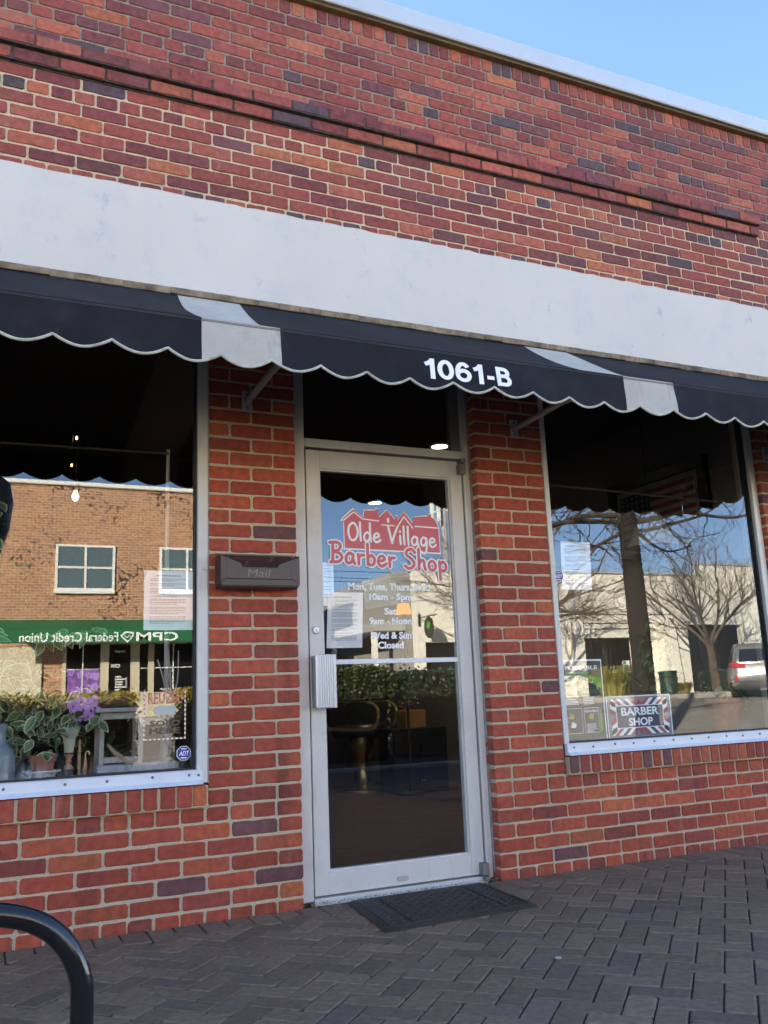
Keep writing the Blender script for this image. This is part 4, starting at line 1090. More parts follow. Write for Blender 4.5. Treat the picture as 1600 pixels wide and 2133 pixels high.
# orchid
oc = thing('orchid', 'purple orchid with a drooping spray of flowers in the left window', 'flower', (-.40, .33, LZ))
m_orch = M('orchid_petal', (.58, .30, .72), rough=.55, var=.15, vs=50); m_orch2 = M('orchid_lip', (.36, .03, .14), rough=.5)
mb = MB(); mb.lathe([(.03, 0), (.04, .07), (.036, .07), (0, .06)], -.40, .42, 16, 0, LZ); mb.build('pot', m_terra, oc, smooth=True)
mb = MB(); sp_ = catmull([(-.40, .42, LZ+.06), (-.41, .40, LZ+.25), (-.44, .33, LZ+.36), (-.48, .27, LZ+.34), (-.49, .24, LZ+.28)], 6); mb.tube(sp_, .0022, 5); mb.build('flower_stem', m_stem, oc)
def flower(c, r, face):
    c = Vector(c); face = Vector(face).normalized(); u = face.cross(Vector((0, 0, 1))).normalized(); w = u.cross(face)
    fb = MB()
    for k, (an, ln, wd) in enumerate(((90, 1, .8), (18, 1.05, 1.15), (162, 1.05, 1.15), (235, 1., .75), (305, 1., .75))):
        d = u*math.cos(R(an))+w*math.sin(R(an)); s_ = d.cross(face)
        cc = c+face*.001*k; pr = [(0, .1), (.3, .42), (.6, .5), (.85, .36), (1, .0)]
        pts = [tuple(cc+d*(a*ln*r)+s_*(b*wd*r)-face*(.12*r*a*a)) for a, b in pr]+[tuple(cc+d*(a*ln*r)-s_*(b*wd*r)-face*(.12*r*a*a)) for a, b in pr[-2::-1]]
        fb.add(pts, [tuple(range(len(pts)))])
    lp = MB(); lp.tube([tuple(c+face*.002), tuple(c+face*r*.25-w*r*.15), tuple(c+face*r*.35-w*r*.45)], [r*.1, r*.22, r*.08], 7)
    fo = fb.build('blossom', m_orch, oc, recalc=False); lp.build('lip', m_orch2, fo, smooth=True)
for c in ((-.530, .235, .888), (-.500, .230, .905), (-.468, .235, .893), (-.445, .24, .905), (-.520, .225, .862), (-.487, .22, .872), (-.455, .225, .866), (-.510, .22, .842), (-.470, .215, .843), (-.44, .23, .88)):
    flower(c, .026, (rnd.uniform(-.5, .1), -1, rnd.uniform(-.1, .2)))
lb = MB()
for i in range(7): leaf(lb, (-.40, .42, LZ+.07), (rnd.uniform(-1, 1), rnd.uniform(-.6, .2), .35), (0, -.4, 1), .13, .045, two=False)
lb.build('foliage', m_leaf, oc, recalc=False)
# dried willow stems
cw = thing('dried_willow', 'pale dried willow stems and one tall straight stick in a vase inside the left window', 'dried stems', (-.125, .27, LZ))
mb = MB(); mb.lathe([(.025, 0), (.034, .05), (.026, .12), (.018, .20), (.022, .22), (.017, .22)], -.125, .27, 16, 0, LZ); mb.build('vase', M('grey_vase', (.20, .21, .22), .4), cw, smooth=True)
m_will = M('bleached_willow', (.50, .47, .41), rough=.8)
mb = MB(); mb.tube(catmull([(-.125, .27, LZ+.18), (-.128, .27, 1.3), (-.132, .27, 1.7), (-.130, .27, 2.07)], 5), [.014-.006*k/15 for k in range(16)], 8); mb.build('tall_stick', m_will, cw, smooth=True)
for i in range(6):
    x, z = rnd.uniform(-.19, -.06), rnd.uniform(1.02, 1.18); mb = MB()
    mb.tube(catmull([(-.125, .27, LZ+.2), (-.125+(x+.125)*.3+rnd.uniform(-.02, .02), .26, .88), (-.125+(x+.125)*.8+rnd.uniform(-.02, .02), .25, .98), (x, .25, z)], 5), .0033, 5); mb.build('stem', m_will, cw)

# ------------------------------------------------------------------ things in the right window and the room
def big_plant(name, label, x, y, zb, sx, sy, z0, z1, n, seed, llen, group=None):
    t = thing(name, label, 'plant', (x, y, zb)); rr_ = random.Random(seed)
    mb = MB(); mb.lathe([(.07, 0), (.10, .16), (.11, .16), (.11, .19), (.09, .19), (.085, .15), (0, .15)], x, y, 20, 0, zb); mb.build('pot', m_terra, t, smooth=True)
    sb = MB(); lb = MB()
    for i in range(n):
        tip = Vector((x+rr_.uniform(-sx, sx), y+rr_.uniform(-sy, sy), rr_.uniform(z0, z1)))
        pts = catmull([(x, y, zb+.15), Vector((x, y, zb+.15)).lerp(tip, .5)+Vector((0, 0, .06)), tip], 5); sb.tube(pts, .0035, 5)
        for k in range(4, len(pts)):
            for q in range(2): leaf(lb, pts[k], rdir(-.9, .1), (rr_.uniform(-.5, .5), -1, .7), llen*rr_.uniform(.8, 1.2), llen*.48, two=False)
    sb.build('stem', m_stem, t); lb.build('foliage', m_leaf, t, recalc=False)
    return t
big_plant('ivy_plant', 'dark green climbing plant with broad leaves in the middle of the right window', 2.78, .42, LZ, .16, .12, .78, 1.28, 16, 5, .075)
big_plant('houseplant', 'leafy green houseplant in a terracotta pot at the right end of the right window ledge', 3.27, .36, LZ, .16, .10, .74, .92, 7, 6, .06)
big_plant('rubber_plant', 'dark potted rubber plant on the floor inside behind the right window', 2.35, 1.35, .016, .3, .25, .5, 1.25, 16, 7, .13)
fl = thing('framed_flag', 'framed stars and stripes flag hanging on the right interior wall', 'picture', (3.43, .9, 1.75))
m_frame = M('black_picture_frame', (.012, .012, .014), rough=.35)
fy0, fy1, fz0, fz1 = .42, 1.42, 1.74, 2.37
mb = MB(); mb.box(3.40, 3.449, fy0, fy1, fz1-.075, fz1, 0, .004); mb.box(3.40, 3.449, fy0, fy1, fz0, fz0+.075, 0, .004); mb.box(3.40, 3.449, fy0, fy0+.075, fz0+.0755, fz1-.0755, 0, .004); mb.box(3.40, 3.449, fy1-.075, fy1, fz0+.0755, fz1-.0755, 0, .004); mb.build('frame', m_frame, fl)
m_cw = M('flag_cream', (.28, .26, .23), .8); m_cr = M('flag_red', (.20, .05, .045), .8); m_cn = M('flag_navy', (.02, .025, .06), .8)
mb = MB(); mb.box(3.425, 3.448, fy0+.0755, fy1-.0755, fz0+.0755, fz1-.0755); mb.build('mat_board', m_cw, fl)
mb = MB(); a0, a1, b0, b1 = fy0+.12, fy1-.12, fz0+.12, fz1-.12
for i in range(13): mb.box(3.420, 3.4245, a0, a1, b0+(b1-b0)*i/13, b0+(b1-b0)*(i+1)/13, 1 if i % 2 == 0 else 0)
mb.box(3.416, 3.4195, a1-(a1-a0)*.42, a1, b1-(b1-b0)*7/13, b1, 2)
for i in range(5):
    for j in range(6):
        cy_, cz_ = a1-(a1-a0)*.42*(j+.5)/6, b1-(b1-b0)*7/13*(i+.5)/5
        mb.prism([(cy_+(.016 if k % 2 == 0 else .007)*math.sin(k*math.pi/5), cz_+(.016 if k % 2 == 0 else .007)*math.cos(k*math.pi/5)) for k in range(10)], 3.4150, 3.4158, 0, ax='x')
mb.build('flag', [m_cw, m_cr, m_cn], fl)
lp = thing('pendant_lamp', 'pale cone shaded pendant lamp hanging inside the right window', 'lamp', (3.15, .8, 1.79))
mb = MB(); mb.lathe([(.17, 0), (.065, .235), (.06, .235), (.165, 0)], 3.24, .8, 28, 0, 1.80); mb.build('shade', M('linen_shade', (.62, .58, .50), .8), lp, smooth=True)
mb = MB(); mb.tube([(3.24, .8, 2.03), (3.24, .8, 2.774)], .003, 5); mb.lathe([(.02, 0), (.02, .05), (0, .05)], 3.24, .8, 10, 0, 2.0); mb.build('cord', m_black, lp)
m_glow = M('warm_filament', (1.0, .55, .16), emis=3.); m_disc = M('downlight_disc', (1.0, .90, .74), emis=1.2); m_shade = M('glowing_shade', (1.0, .36, .05), emis=.11)
for i, (x, y, z, lab) in enumerate(((-.434, 1.5, 2.10, 'bare hanging bulb glowing amber, lowest of those behind the left window'), (-.437, 1.5, 2.455, 'bare glowing bulb highest under the ceiling behind the left window'), (-.46, 1.5, 2.285, 'small glowing bulb hanging between two others behind the left window'))):
    t = thing('hanging_bulb', lab, 'light bulb', (x, y, z), group='bulbs hanging behind the left window')
    s_ = (.62, .2, .16)[i]
    mb = MB(); mb.lathe([(0, -.05*s_), (.026*s_, -.03*s_), (.03*s_, 0), (.018*s_, .035*s_), (.012*s_, .05*s_), (0, .052*s_)], x, y, 12, 0, z); mb.build('bulb', m_glow, t, smooth=True)
    mb = MB(); mb.lathe([(.014, 0), (.014, .04), (0, .045)], x, y, 10, 0, z+.053*s_); mb.tube([(x, y, z+.09), (x, y, 2.774)], .003, 4); mb.build('cord', m_black, t)
for i, (x, y, lab) in enumerate(((2.29, 2.0, 'lit round ceiling downlight seen through the transom window'), (2.62, 4.0, 'lit round ceiling downlight farther back above the door lettering'))):
    t = thing('downlight', lab, 'ceiling light', (x, y, 2.74), group='ceiling downlights')
    mb = MB(); mb.lathe([(.062, 0), (.062, .004), (0, .004)], x, y, 24, 0, 2.764); mb.build('disc', m_disc, t)
    ld = bpy.data.lights.new('downlight_beam', 'SPOT'); ld.energy = 4.2; ld.color = (1., .82, .60); ld.spot_size = R(120); ld.spot_blend = .6; ld.shadow_soft_size = .05
    lo_ = bpy.data.objects.new('downlight_beam', ld); COLL.objects.link(lo_); lo_.parent = t; lo_.location = (0, 0, .015)
    mb = MB(); mb.lathe([(.064, .0), (.08, .002), (.08, .0115), (.064, .0115), (.064, 0)], x, y, 24, 0, 2.763, cap=False); mb.build('rim', m_vinyl, t)
t = thing('table_lamp', 'small lamp with a glowing orange shade far inside beyond the door', 'lamp', (2.66, 3.6, .016))
mb = MB(); mb.lathe([(.075, 0), (.052, .10), (.05, .10)], 2.665, 3.55, 18, 0, 1.615); mb.build('shade', m_shade, t, smooth=True)
mb = MB(); mb.lathe([(.12, 0), (.12, .02), (.012, .03), (.012, 1.5), (.02, 1.6), (0, 1.61)], 2.665, 3.55, 14, 0, .016); mb.build('stand', m_black, t, smooth=True)
t = thing('stand_in_cabinet', 'low made-up stand-in carrying a wooden planter, near-black to vanish in the dark inside beyond the door', 'stand_in_cabinet', (2.8, 3.8, .016))  # made-up base under the planter, near-black so it vanishes in the dark room
m_vanish_black = M('vanish_black', (.012, .010, .009), .5)
mb = MB(); mb.box(2.55, 3.1, 3.65, 3.98, .016, .58, 0, .004); mb.build('carcase', m_vanish_black, t)
for a_ in (2.56, 2.83): mb = MB(); mb.box(a_, a_+.26, 3.64, 3.6495, .05, .55, 0, .003); mb.build('door', m_vanish_black, t)
t = thing('planter', 'tan wooden planter with small pink flowers far inside beyond the door', 'planter', (2.8, 3.8, .581))
mb = MB(); mb.box(2.71, 2.92, 3.70, 3.90, .581, .745, 0, .006); mb.build('box', M('oak_brown', (.40, .22, .08), .5, var=.2, vs=6), t)
mb = MB(); rq = random.Random(5)
for k in range(90):
    c_ = Vector((2.81+rq.gauss(0, .05), 3.8+rq.gauss(0, .05), .80+rq.gauss(0, .035))); d_ = Vector((rq.gauss(0, 1), rq.gauss(0, 1), rq.gauss(0, 1))).normalized()*.02; e_ = d_.cross(Vector((0, 0, 1))).normalized()*.012
    mb.add([tuple(c_), tuple(c_+d_*.5+e_), tuple(c_+d_), tuple(c_+d_*.5-e_)], [(0, 1, 2, 3)], rq.choice((0, 0, 1)))
mb.build('flowers', [M('pink_petals', (.50, .16, .26), .6), m_leaf], t, recalc=False)

# antique barber chair inside the door
bc = thing('barber_chair', 'old black padded barber chair with tan frame and brass pedestal inside the door', 'barber chair', (2.50, 4.25, .016), local=True, rz=R(48))
bc.scale = (.95, .95, .95)
m_pad = M('black_leather_pad', (.015, .014, .016), rough=.35); m_gold = M('tan_enamel_frame', (.42, .30, .15), rough=.3, metal=.5); m_chrome = M('worn_brass', (.55, .42, .20), rough=.22, metal=.9)
mb = MB(); mb.box(-.26, .26, -.26, .24, .52, .64, 0, .035); mb.build('seat', m_pad, bc, smooth=True)
mb = MB(); mb.prism([(.22, .62), (.32, .64), (.42, 1.12), (.34, 1.14)], -.24, .24, ax='x'); mb.build('backrest', m_pad, bc, smooth=True)
mb = MB(); mb.prism([(.36, 1.17), (.44, 1.17), (.47, 1.32), (.40, 1.33)], -.12, .12, ax='x'); mb.build('headrest', m_pad, bc)
for s_ in (-1, 1):
    mb = MB(); x = s_*.31
    mb.tube(catmull([(x, .26, .62), (x, .30, .80), (x, .22, .87), (x, -.12, .87), (x, -.27, .80), (x, -.27, .66), (x, -.20, .60), (x, .10, .60), (x, .26, .62)], 5), .017, 8); ar = mb.build('arm', m_gold, bc, smooth=True)
    mb = MB(); mb.box(x-.03, x+.03, -.20, .22, .874, .905, 0, .01); mb.build('arm_pad', m_pad, ar)
mb = MB(); mb.lathe([(.30, 0), (.30, .02), (.24, .05), (.11, .08), (.085, .16), (.085, .34), (.13, .40), (.13, .515), (0, .515)], 0, 0, 28); mb.build('pedestal', m_chrome, bc, smooth=True)
mb = MB(); mb.prism([(-.26, .52), (-.30, .50), (-.62, .20), (-.60, .16), (-.26, .44)], -.19, .19, ax='x'); mb.build('leg_rest', M('brown_leg_rest', (.14, .08, .05), .5), bc)
mb = MB(); mb.tube(catmull([(-.2, -.45, .18), (-.2, -.72, .10), (.2, -.72, .10), (.2, -.45, .18)], 6), .018, 8); mb.box(-.17, .17, -.72, -.62, .095, .115, 0, .004); mb.build('footrest', m_chrome, bc, smooth=True)
mb = MB(); mb.tube([(.13, 0, .46), (.34, -.05, .50), (.40, -.06, .58)], .010, 8); mb.build('pump_lever', m_chrome, bc, smooth=True)
# ------------------------------------------------------------------ across the street (seen mirrored in the glass)
GZ = .61
m_tbrick = brick_shader('tan_brown_brick', (.50, .235, .11), (.30, .125, .07), (.52, .43, .31), bw=.215, rh=.075, ms=.010, dark=(.045, .035, .03))
m_ybrick = brick_shader('yellow_brick', (.46, .32, .11), (.40, .27, .09), (.36, .30, .20), bw=.215, rh=.075, ms=.008)
m_creamp = M('cream_paint', (.56, .50, .37), rough=.7, var=.05, vs=2)
m_whitep = M('bright_white_trim', (.78, .77, .72), rough=.6)
m_dglass = M('dark_shop_glass', (.008, .009, .010), rough=.05, spec=.35)
m_green = M('green_canvas', (.012, .14, .05), rough=.7, var=.15, vs=1.2)
bk2 = thing('bank_building', 'two storey brown brick building with a green awning across the street', 'building', (4, -22, GZ))
mb = MB(); mb.box(-.42, 6.5, -36, -22, .3, 7.08); mb.build('wall', m_tbrick, bk2)
mb = MB(); mb.box(-.50, 6.6, -36.1, -21.92, 7.08, 7.20, 0, .02); mb.build('parapet_cap', m_whitep, bk2)
for x0 in (.95, 3.80):
    x1 = x0+1.60; z0, z1 = 4.12, 5.41
    mb = MB(); mb.box(x0-.02, x1+.02, -22, -21.90, z0-.10, z0, 0, .01)
    for q in ((x0, x0+.07, z0, z1), (x1-.07, x1, z0, z1), (x0+.07, x1-.07, z0, z0+.06), (x0+.07, x1-.07, z1-.07, z1), (x0+.77, x0+.83, z0+.06, z1-.07), (x0+.07, x0+.77, z0+.61, z0+.67), (x0+.83, x1-.07, z0+.61, z0+.67)): mb.box(q[0], q[1], -21.999, -21.95, q[2], q[3])
    wf = mb.build('window', m_whitep, bk2)
    mb = MB(); mb.box(x0+.07, x1-.07, -21.99, -21.975, z0+.06, z1-.07); mb.build('pane', M('sky_glass', (.10, .14, .15), rough=.1, spec=.8), wf)
mb = MB(); mb.prism([(-22, 3.30), (-21.0, 2.94), (-20.99, 2.60), (-21.01, 2.60), (-21.03, 2.92), (-22, 3.26)], -.42, 6.3, ax='x'); ga = mb.build('green_awning', m_green, bk2)
mb = MB(); text(mb, 'CPM', 3.02, 4.15, 2.63, 2.87, -20.985, 0, bold=.015, facing=1); text(mb, 'Federal Credit Union', .07, 2.55, 2.63, 2.88, -20.985, 0, bold=.01, facing=1); mb.build('lettering', m_vinyl, ga)
mb = MB()
sh = [(2.98, 2.86), (2.74, 2.90), (2.60, 2.78), (2.80, 2.585), (2.93, 2.74)]
sh2 = [(2.79+(x-2.79)*.74, 2.745+(z-2.745)*.70) for x, z in sh]
mb.prism(sh, -20.988, -20.984, 0); mb.prism(sh2, -20.983, -20.981, 1)
for (a, b) in (((2.70, 2.80), (2.78, 2.72)), ((2.78, 2.72), (2.84, 2.79)), ((2.84, 2.79), (2.92, 2.72))):
    mb.prism([(a[0], a[1]+.012), (b[0], b[1]+.012), (b[0], b[1]-.012), (a[0], a[1]-.012)], -20.980, -20.978, 0)
mb.build('shield_emblem', [m_vinyl, m_green], ga)
# painted shop front under the green awning
def cbx(mb, x0, x1, z0, z1, d=.06, mi=0): mb.box(x0, x1, -21.999, -22+d, z0, z1, mi)
mb = MB()
for q in ((-.42, .70, .6, 2.55), (1.23, 1.32, .6, 2.62), (2.22, 2.44, .6, 2.62), (3.04, 3.28, .6, 2.62), (3.52, 3.68, .6, 2.62), (4.78, 4.95, .6, 2.62), (3.28, 3.52, .6, 1.28), (3.68, 4.78, .6, 1.26), (1.32, 2.22, .6, 1.10), (4.95, 6.4, .6, 1.2), (1.23, 6.4, 2.62, 2.9)): cbx(mb, *q)
mb.build('painted_shopfront', m_creamp, bk2)
mb = MB()
for q in ((1.34, 2.20, 1.12, 2.60), (3.30, 3.50, 1.30, 2.60), (3.70, 4.76, 1.28, 2.60), (4.97, 6.3, 1.22, 2.60)): cbx(mb, *q, d=.03)
sw = mb.build('shop_windows', m_dglass, bk2)
mb = MB()
for q in ((1.32, 2.22, 1.10, 1.14), (1.74, 1.77, 1.14, 2.6), (1.34, 2.2, 1.93, 1.95), (3.70, 4.76, 1.93, 1.95), (4.2, 4.23, 1.28, 2.6), (3.30, 3.50, 1.93, 1.95)): cbx(mb, *q, d=.05)
mb.build('glazing_bars', m_whitep, sw)
mb = MB(); cbx(mb, 1.36, 1.73, 1.15, 1.92, .035); cbx(mb, 1.78, 2.19, 1.15, 1.92, .035); mb.build('purple_poster', M('orchid_poster', (.20, .09, .36), rough=.5, var=.6, vs=7), sw)
mb = MB()
for i in range(9):
    x, z = rnd.uniform(1.42, 2.14), rnd.uniform(1.3, 1.85)
    for k in range(5): a = k*1.257+i; mb.prism([(x+.11*math.cos(a+q)*f_, z+.11*math.sin(a+q)*f_) for q, f_ in ((-.5, .5), (-.3, 1), (.3, 1), (.5, .5), (0, .1))], -21.963+.001*(i*5+k)*.1, -21.9625+.001*(i*5+k)*.1)
mb.build('poster_blossoms', M('orchid_print', (.45, .28, .66), .5), sw)
mb = MB(); text(mb, 'CDs', 1.48, 1.66, 1.18, 1.25, -21.955, 0, bold=.02, facing=1); text(mb, 'IRAs', 1.86, 2.08, 1.18, 1.25, -21.955, 0, bold=.02, facing=1); text(mb, 'lines of credit', 3.85, 4.35, 1.31, 1.37, -21.94, 0, bold=.02, facing=1); mb.build('window_lettering', m_vinyl, sw)
mb = MB(); cbx(mb, 2.46, 3.02, .62, 2.60, .02); dd = mb.build('glass_door', m_dglass, bk2)
mb = MB(); text(mb, '1060', 2.60, 2.86, 2.38, 2.45, -21.975, 0, bold=.02, facing=1); text(mb, 'CPM', 2.50, 2.75, 1.96, 2.07, -21.975, 0, bold=.02, facing=1)
for i in range(6): cbx(mb, 2.62, 2.62+rnd.uniform(.15, .3), 1.70-.07*i, 1.73-.07*i, .03)
mb.build('door_lettering', m_vinyl, dd)
mb = MB(); cbx(mb, 2.90, 2.94, 1.4, 1.7, .08); mb.build('handle', m_alu2, dd)

yb = thing('yellow_brick_building', 'yellow brick building with a pale upper wall, left of the brown one', 'building', (-4, -22, GZ))
mb = MB(); mb.box(-12, -.43, -34, -22.02, .3, 6.4); mb.build('wall', m_ybrick, yb)
mb = MB(); mb.box(-12, -.45, -34, -22.1, 6.4, 8.2); mb.box(-12.05, -.44, -22.2, -21.85, 6.42, 6.56, 0, .02); mb.build('upper_wall', M('pale_stucco', (.55, .53, .46), .8), yb)
mb = MB(); mb.box(-9, -1.2, -22.019, -21.98, .7, 2.9); mb.build('shop_window', m_dglass, yb)

wb_ = thing('white_building', 'low white painted commercial building with dark openings across the street', 'building', (20, -22, GZ))
m_whitew = M('white_painted_wall', (.84, .80, .70), rough=.8, var=.05, vs=.8, stain=(.5, .47, .40), sscale=.7, samt=.4)
mb = MB()
for q in ((12.1, 12.4, .4, 4.95), (12.4, 15.6, 2.57, 4.95), (15.6, 18.62, .4, 4.95), (18.62, 20.85, 2.65, 4.95), (20.85, 23.4, .4, 4.95), (23.4, 24.3, 3.1, 4.95), (24.3, 26.2, 3.1, 5.4), (26.2, 40, .4, 5.4)): mb.box(q[0], q[1], -22.3, -22, q[2], q[3])
mb.box(12.4, 40, -34, -33.7, .4, 4.95)
mb.build('wall', m_whitew, wb_)
mb = MB(); mb.box(12.1, 12.4, -34, -22.3005, .4, 4.95); mb.build('side_wall', M('shade_grey_side_wall', (.30, .29, .265), .85, var=.08, vs=1.2), wb_, label='side wall of the white building facing the gap, its shade painted in as grey')  # shade of this side is put into the wall colour as grey
mb = MB(); mb.box(12.35, 40, -33.7, -24, 4.7, 5.2); mb.build('roof', M('grey_roof', (.36, .37, .38), .9), wb_)
mb = MB(); mb.box(12.0, 24.32, -22.35, -21.93, 4.955, 5.02); mb.box(24.28, 40, -22.35, -21.93, 5.405, 5.47); mb.build('parapet_cap', M('grey_cap', (.42, .42, .40), .6), wb_)
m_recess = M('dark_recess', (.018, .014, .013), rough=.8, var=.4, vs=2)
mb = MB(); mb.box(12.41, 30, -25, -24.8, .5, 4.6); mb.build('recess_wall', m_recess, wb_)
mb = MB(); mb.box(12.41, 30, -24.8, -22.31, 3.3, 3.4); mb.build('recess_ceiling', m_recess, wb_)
for x0, x1, z1 in ((12.42, 15.58, 2.5), (18.7, 20.8, 2.6), (23.45, 26.15, 3.05)):
    mb = MB(); mb.box(x0, x1, -23.0, -22.96, .6, z1); sg = mb.build('shop_window', m_dglass, wb_)
    mb = MB()
    for k in range(3): xx = x0+(x1-x0)*(k+.5)/3; mb.box(xx-.03, xx+.03, -22.958, -22.92, .6, z1)
    mb.build('mullion', m_recess, sg)
mb = MB(); mb.prism([(21.75, .6), (22.55, .6), (22.35, 3.3), (21.85, 3.3)], -21.999, -21.5); mb.build('buttress', m_whitew, wb_)
for xx in (18.0, 20.95): mb = MB(); mb.box(xx, xx+.55, -21.999, -21.86, .6, 3.35, 0, .02); mb.build('column', m_whitew, wb_)
mb = MB()
for z in (2.96, 3.16, 3.47): mb.box(18.62, 22.7, -21.999, -21.985, z-.015, z+.015)
mb.build('groove', m_recess, wb_)
mb = MB(); mb.tube([(20.5+.42*math.cos(a), -21.99, 4.0+.42*math.sin(a)) for a in [2*math.pi*k/28 for k in range(29)]], .025, 5, cap=False); mb.tube([(20.5+.25*math.cos(a), -21.99, 4.0+.25*math.sin(a)) for a in [2*math.pi*k/28 for k in range(22)]], .02, 5); mb.build('ring_emblem', M('grey_emblem', (.3, .29, .27), .8), wb_)
mb = MB(); mb.box(10.9, 12.09, -27, -22.8, 3.02, 3.30); cn_ = mb.build('side_canopy', M('grey_fascia', (.40, .40, .38), .6), wb_)
for yy in (-23.1, -26.8): mb = MB(); mb.box(10.95, 11.12, yy, yy+.17, .6, 3.015); mb.build('canopy_post', m_whitep, cn_)
bb = thing('brown_shed', 'low dark brown building set back in the gap between two buildings across the street', 'building', (9, -38, GZ))
mb = MB(); mb.box(4, 16.8, -42, -38, .5, 3.3); mb.build('wall', M('brown_siding', (.11, .06, .045), .8, var=.2, vs=2), bb)
mb = MB(); mb.box(3.8, 17, -42.2, -37.6, 3.3, 3.5); mb.build('roof', MATS['grey_roof'], bb)
mb = MB()
pk = thing('picket_fence', 'white picket railing beside the gap across the street', 'fence', (10, -24.2, GZ))
for i in range(16): mb = MB(); mb.box(9.0+i*.14, 9.06+i*.14, -24.22, -24.18, .62, 1.95); mb.build('picket', m_whitep, pk)
mb = MB(); mb.box(8.95, 11.2, -24.179, -24.15, 1.70, 1.78); mb.box(8.95, 11.2, -24.179, -24.15, .85, .93); mb.build('rail', m_whitep, pk)

# trees
m_bark = M('grey_bark', (.095, .070, .048), rough=.9, var=.3, vs=6, bump=.6, bs=12); m_bark2 = M('dark_bark', (.055, .040, .026), rough=.9, var=.35, vs=10, bump=.9, bs=14)
def bare_tree(name, label, x, y, z0, r0, fork, height, spread, seed, nmain, levels, bark, crown_up=1.0, kids=4, group=None):
    r = random.Random(seed); t = thing(name, label, 'tree', (x, y, z0), group=group)
    tb = MB(); lean = r.uniform(-.05, .05)
    tp = [(x+lean*k+.01*math.sin(k*2), y+.01*math.cos(k*3), z0-.1+(fork+.12)*k/5) for k in range(6)]
    tb.tube(tp, [r0*(1.25 if k == 0 else 1.05-.05*k) for k in range(6)], 10); tb.build('trunk', bark, t, smooth=True)
    cb_ = MB()
    def grow(p, d, ln, rad, lev):
        n = 5; pts = [Vector(p)]; d = Vector(d).normalized()
        for k in range(n):
            d = (d+Vector((r.gauss(0, .16), r.gauss(0, .16), r.gauss(0, .10)+.06*crown_up))).normalized(); pts.append(pts[-1]+d*ln/n)
        cb_.tube(pts, [max(.0045, rad*(1-.62*k/n)) for k in range(n+1)], 6 if lev == 0 else 4, cap=False)
        if lev >= levels: return
        for k in range(kids+(1 if lev == 0 else 0)):
            u = r.uniform(.3, 1.); i = min(n-1, int(u*n)); q = pts[i].lerp(pts[i+1], u*n-i)
            dd_ = (pts[i+1]-pts[i]).normalized(); ax = Vector((r.gauss(0, 1), r.gauss(0, 1), r.gauss(0, .6))); ax = (ax-dd_*ax.dot(dd_)).normalized()
            grow(q, dd_*r.uniform(.6, 1.)+ax*r.uniform(.4, .8), ln*r.uniform(.5, .7), max(.005, rad*.45), lev+1)
    top = Vector(tp[-1])
    for i in range(nmain):
        a = 2*math.pi*(i+r.uniform(-.3, .3))/nmain; grow(top-Vector((0, 0, .06)), (math.cos(a)*spread, math.sin(a)*spread, 1.), (height-fork)*r.uniform(.5, .65), r0*.40, 0)
    cb_.build('crown', bark, t)
    return t
bare_tree('bare_tree', 'vase shaped bare tree with many upright twigs beside the parked car across the street', 22.6, -20, GZ, .16, 1.55, 6.2, .65, 4, 8, 3, m_bark, 1.4, 4, group='bare street trees across the road')
bare_tree('bare_tree', 'wide bare tree with sprawling twigs in front of the left part of the white building', 14.0, -19.2, GZ, .17, 1.7, 7.2, 1.1, 9, 7, 3, m_bark, .5, 5, group='bare street trees across the road')
# big street tree on the near side of the road
m_bark3 = M('street_tree_bark', (.016, .0125, .010), rough=.95, var=.4, vs=10, bump=1., bs=14)
bt_ = thing('street_tree', 'thick dark trunked street tree with nearly level limbs on the near kerb', 'tree', (9.22, -8, 0))
mb = MB(); mb.tube([(9.22, -8, -.1), (9.22, -8, .3), (9.23, -8, 1.5), (9.21, -8, 2.8), (9.19, -8, 3.8), (9.15, -8.05, 5.2), (9.2, -8, 6.8)], [.26, .19, .175, .165, .155, .11, .06], 16)
mb.build('trunk', m_bark3, bt_, smooth=True)
cb_ = MB(); r_ = random.Random(21)
def twigs(pts, rad, n, ln):
    for _ in range(n):
        i = r_.randint(1, len(pts)-2); p = Vector(pts[i]); d = Vector((r_.gauss(0, 1), r_.gauss(0, .6), r_.gauss(.2, .8))).normalized(); q = [p]
        for k in range(4): d = (d+Vector((r_.gauss(0, .25), r_.gauss(0, .25), r_.gauss(0, .25)))).normalized(); q.append(q[-1]+d*ln/4)
        cb_.tube(q, [rad*(1-.6*k/4) for k in range(5)], 4, cap=False)
        if ln > .5:
            for _2 in range(3):
                p2 = q[r_.randint(1, 4)]; d2 = (d+Vector((r_.gauss(0, .8), r_.gauss(0, .5), r_.gauss(0, .8)))).normalized(); cb_.tube([p2, p2+d2*ln*.25, p2+d2*ln*.45+Vector((0, 0, .05))], [.006, .005, .004], 4, cap=False)
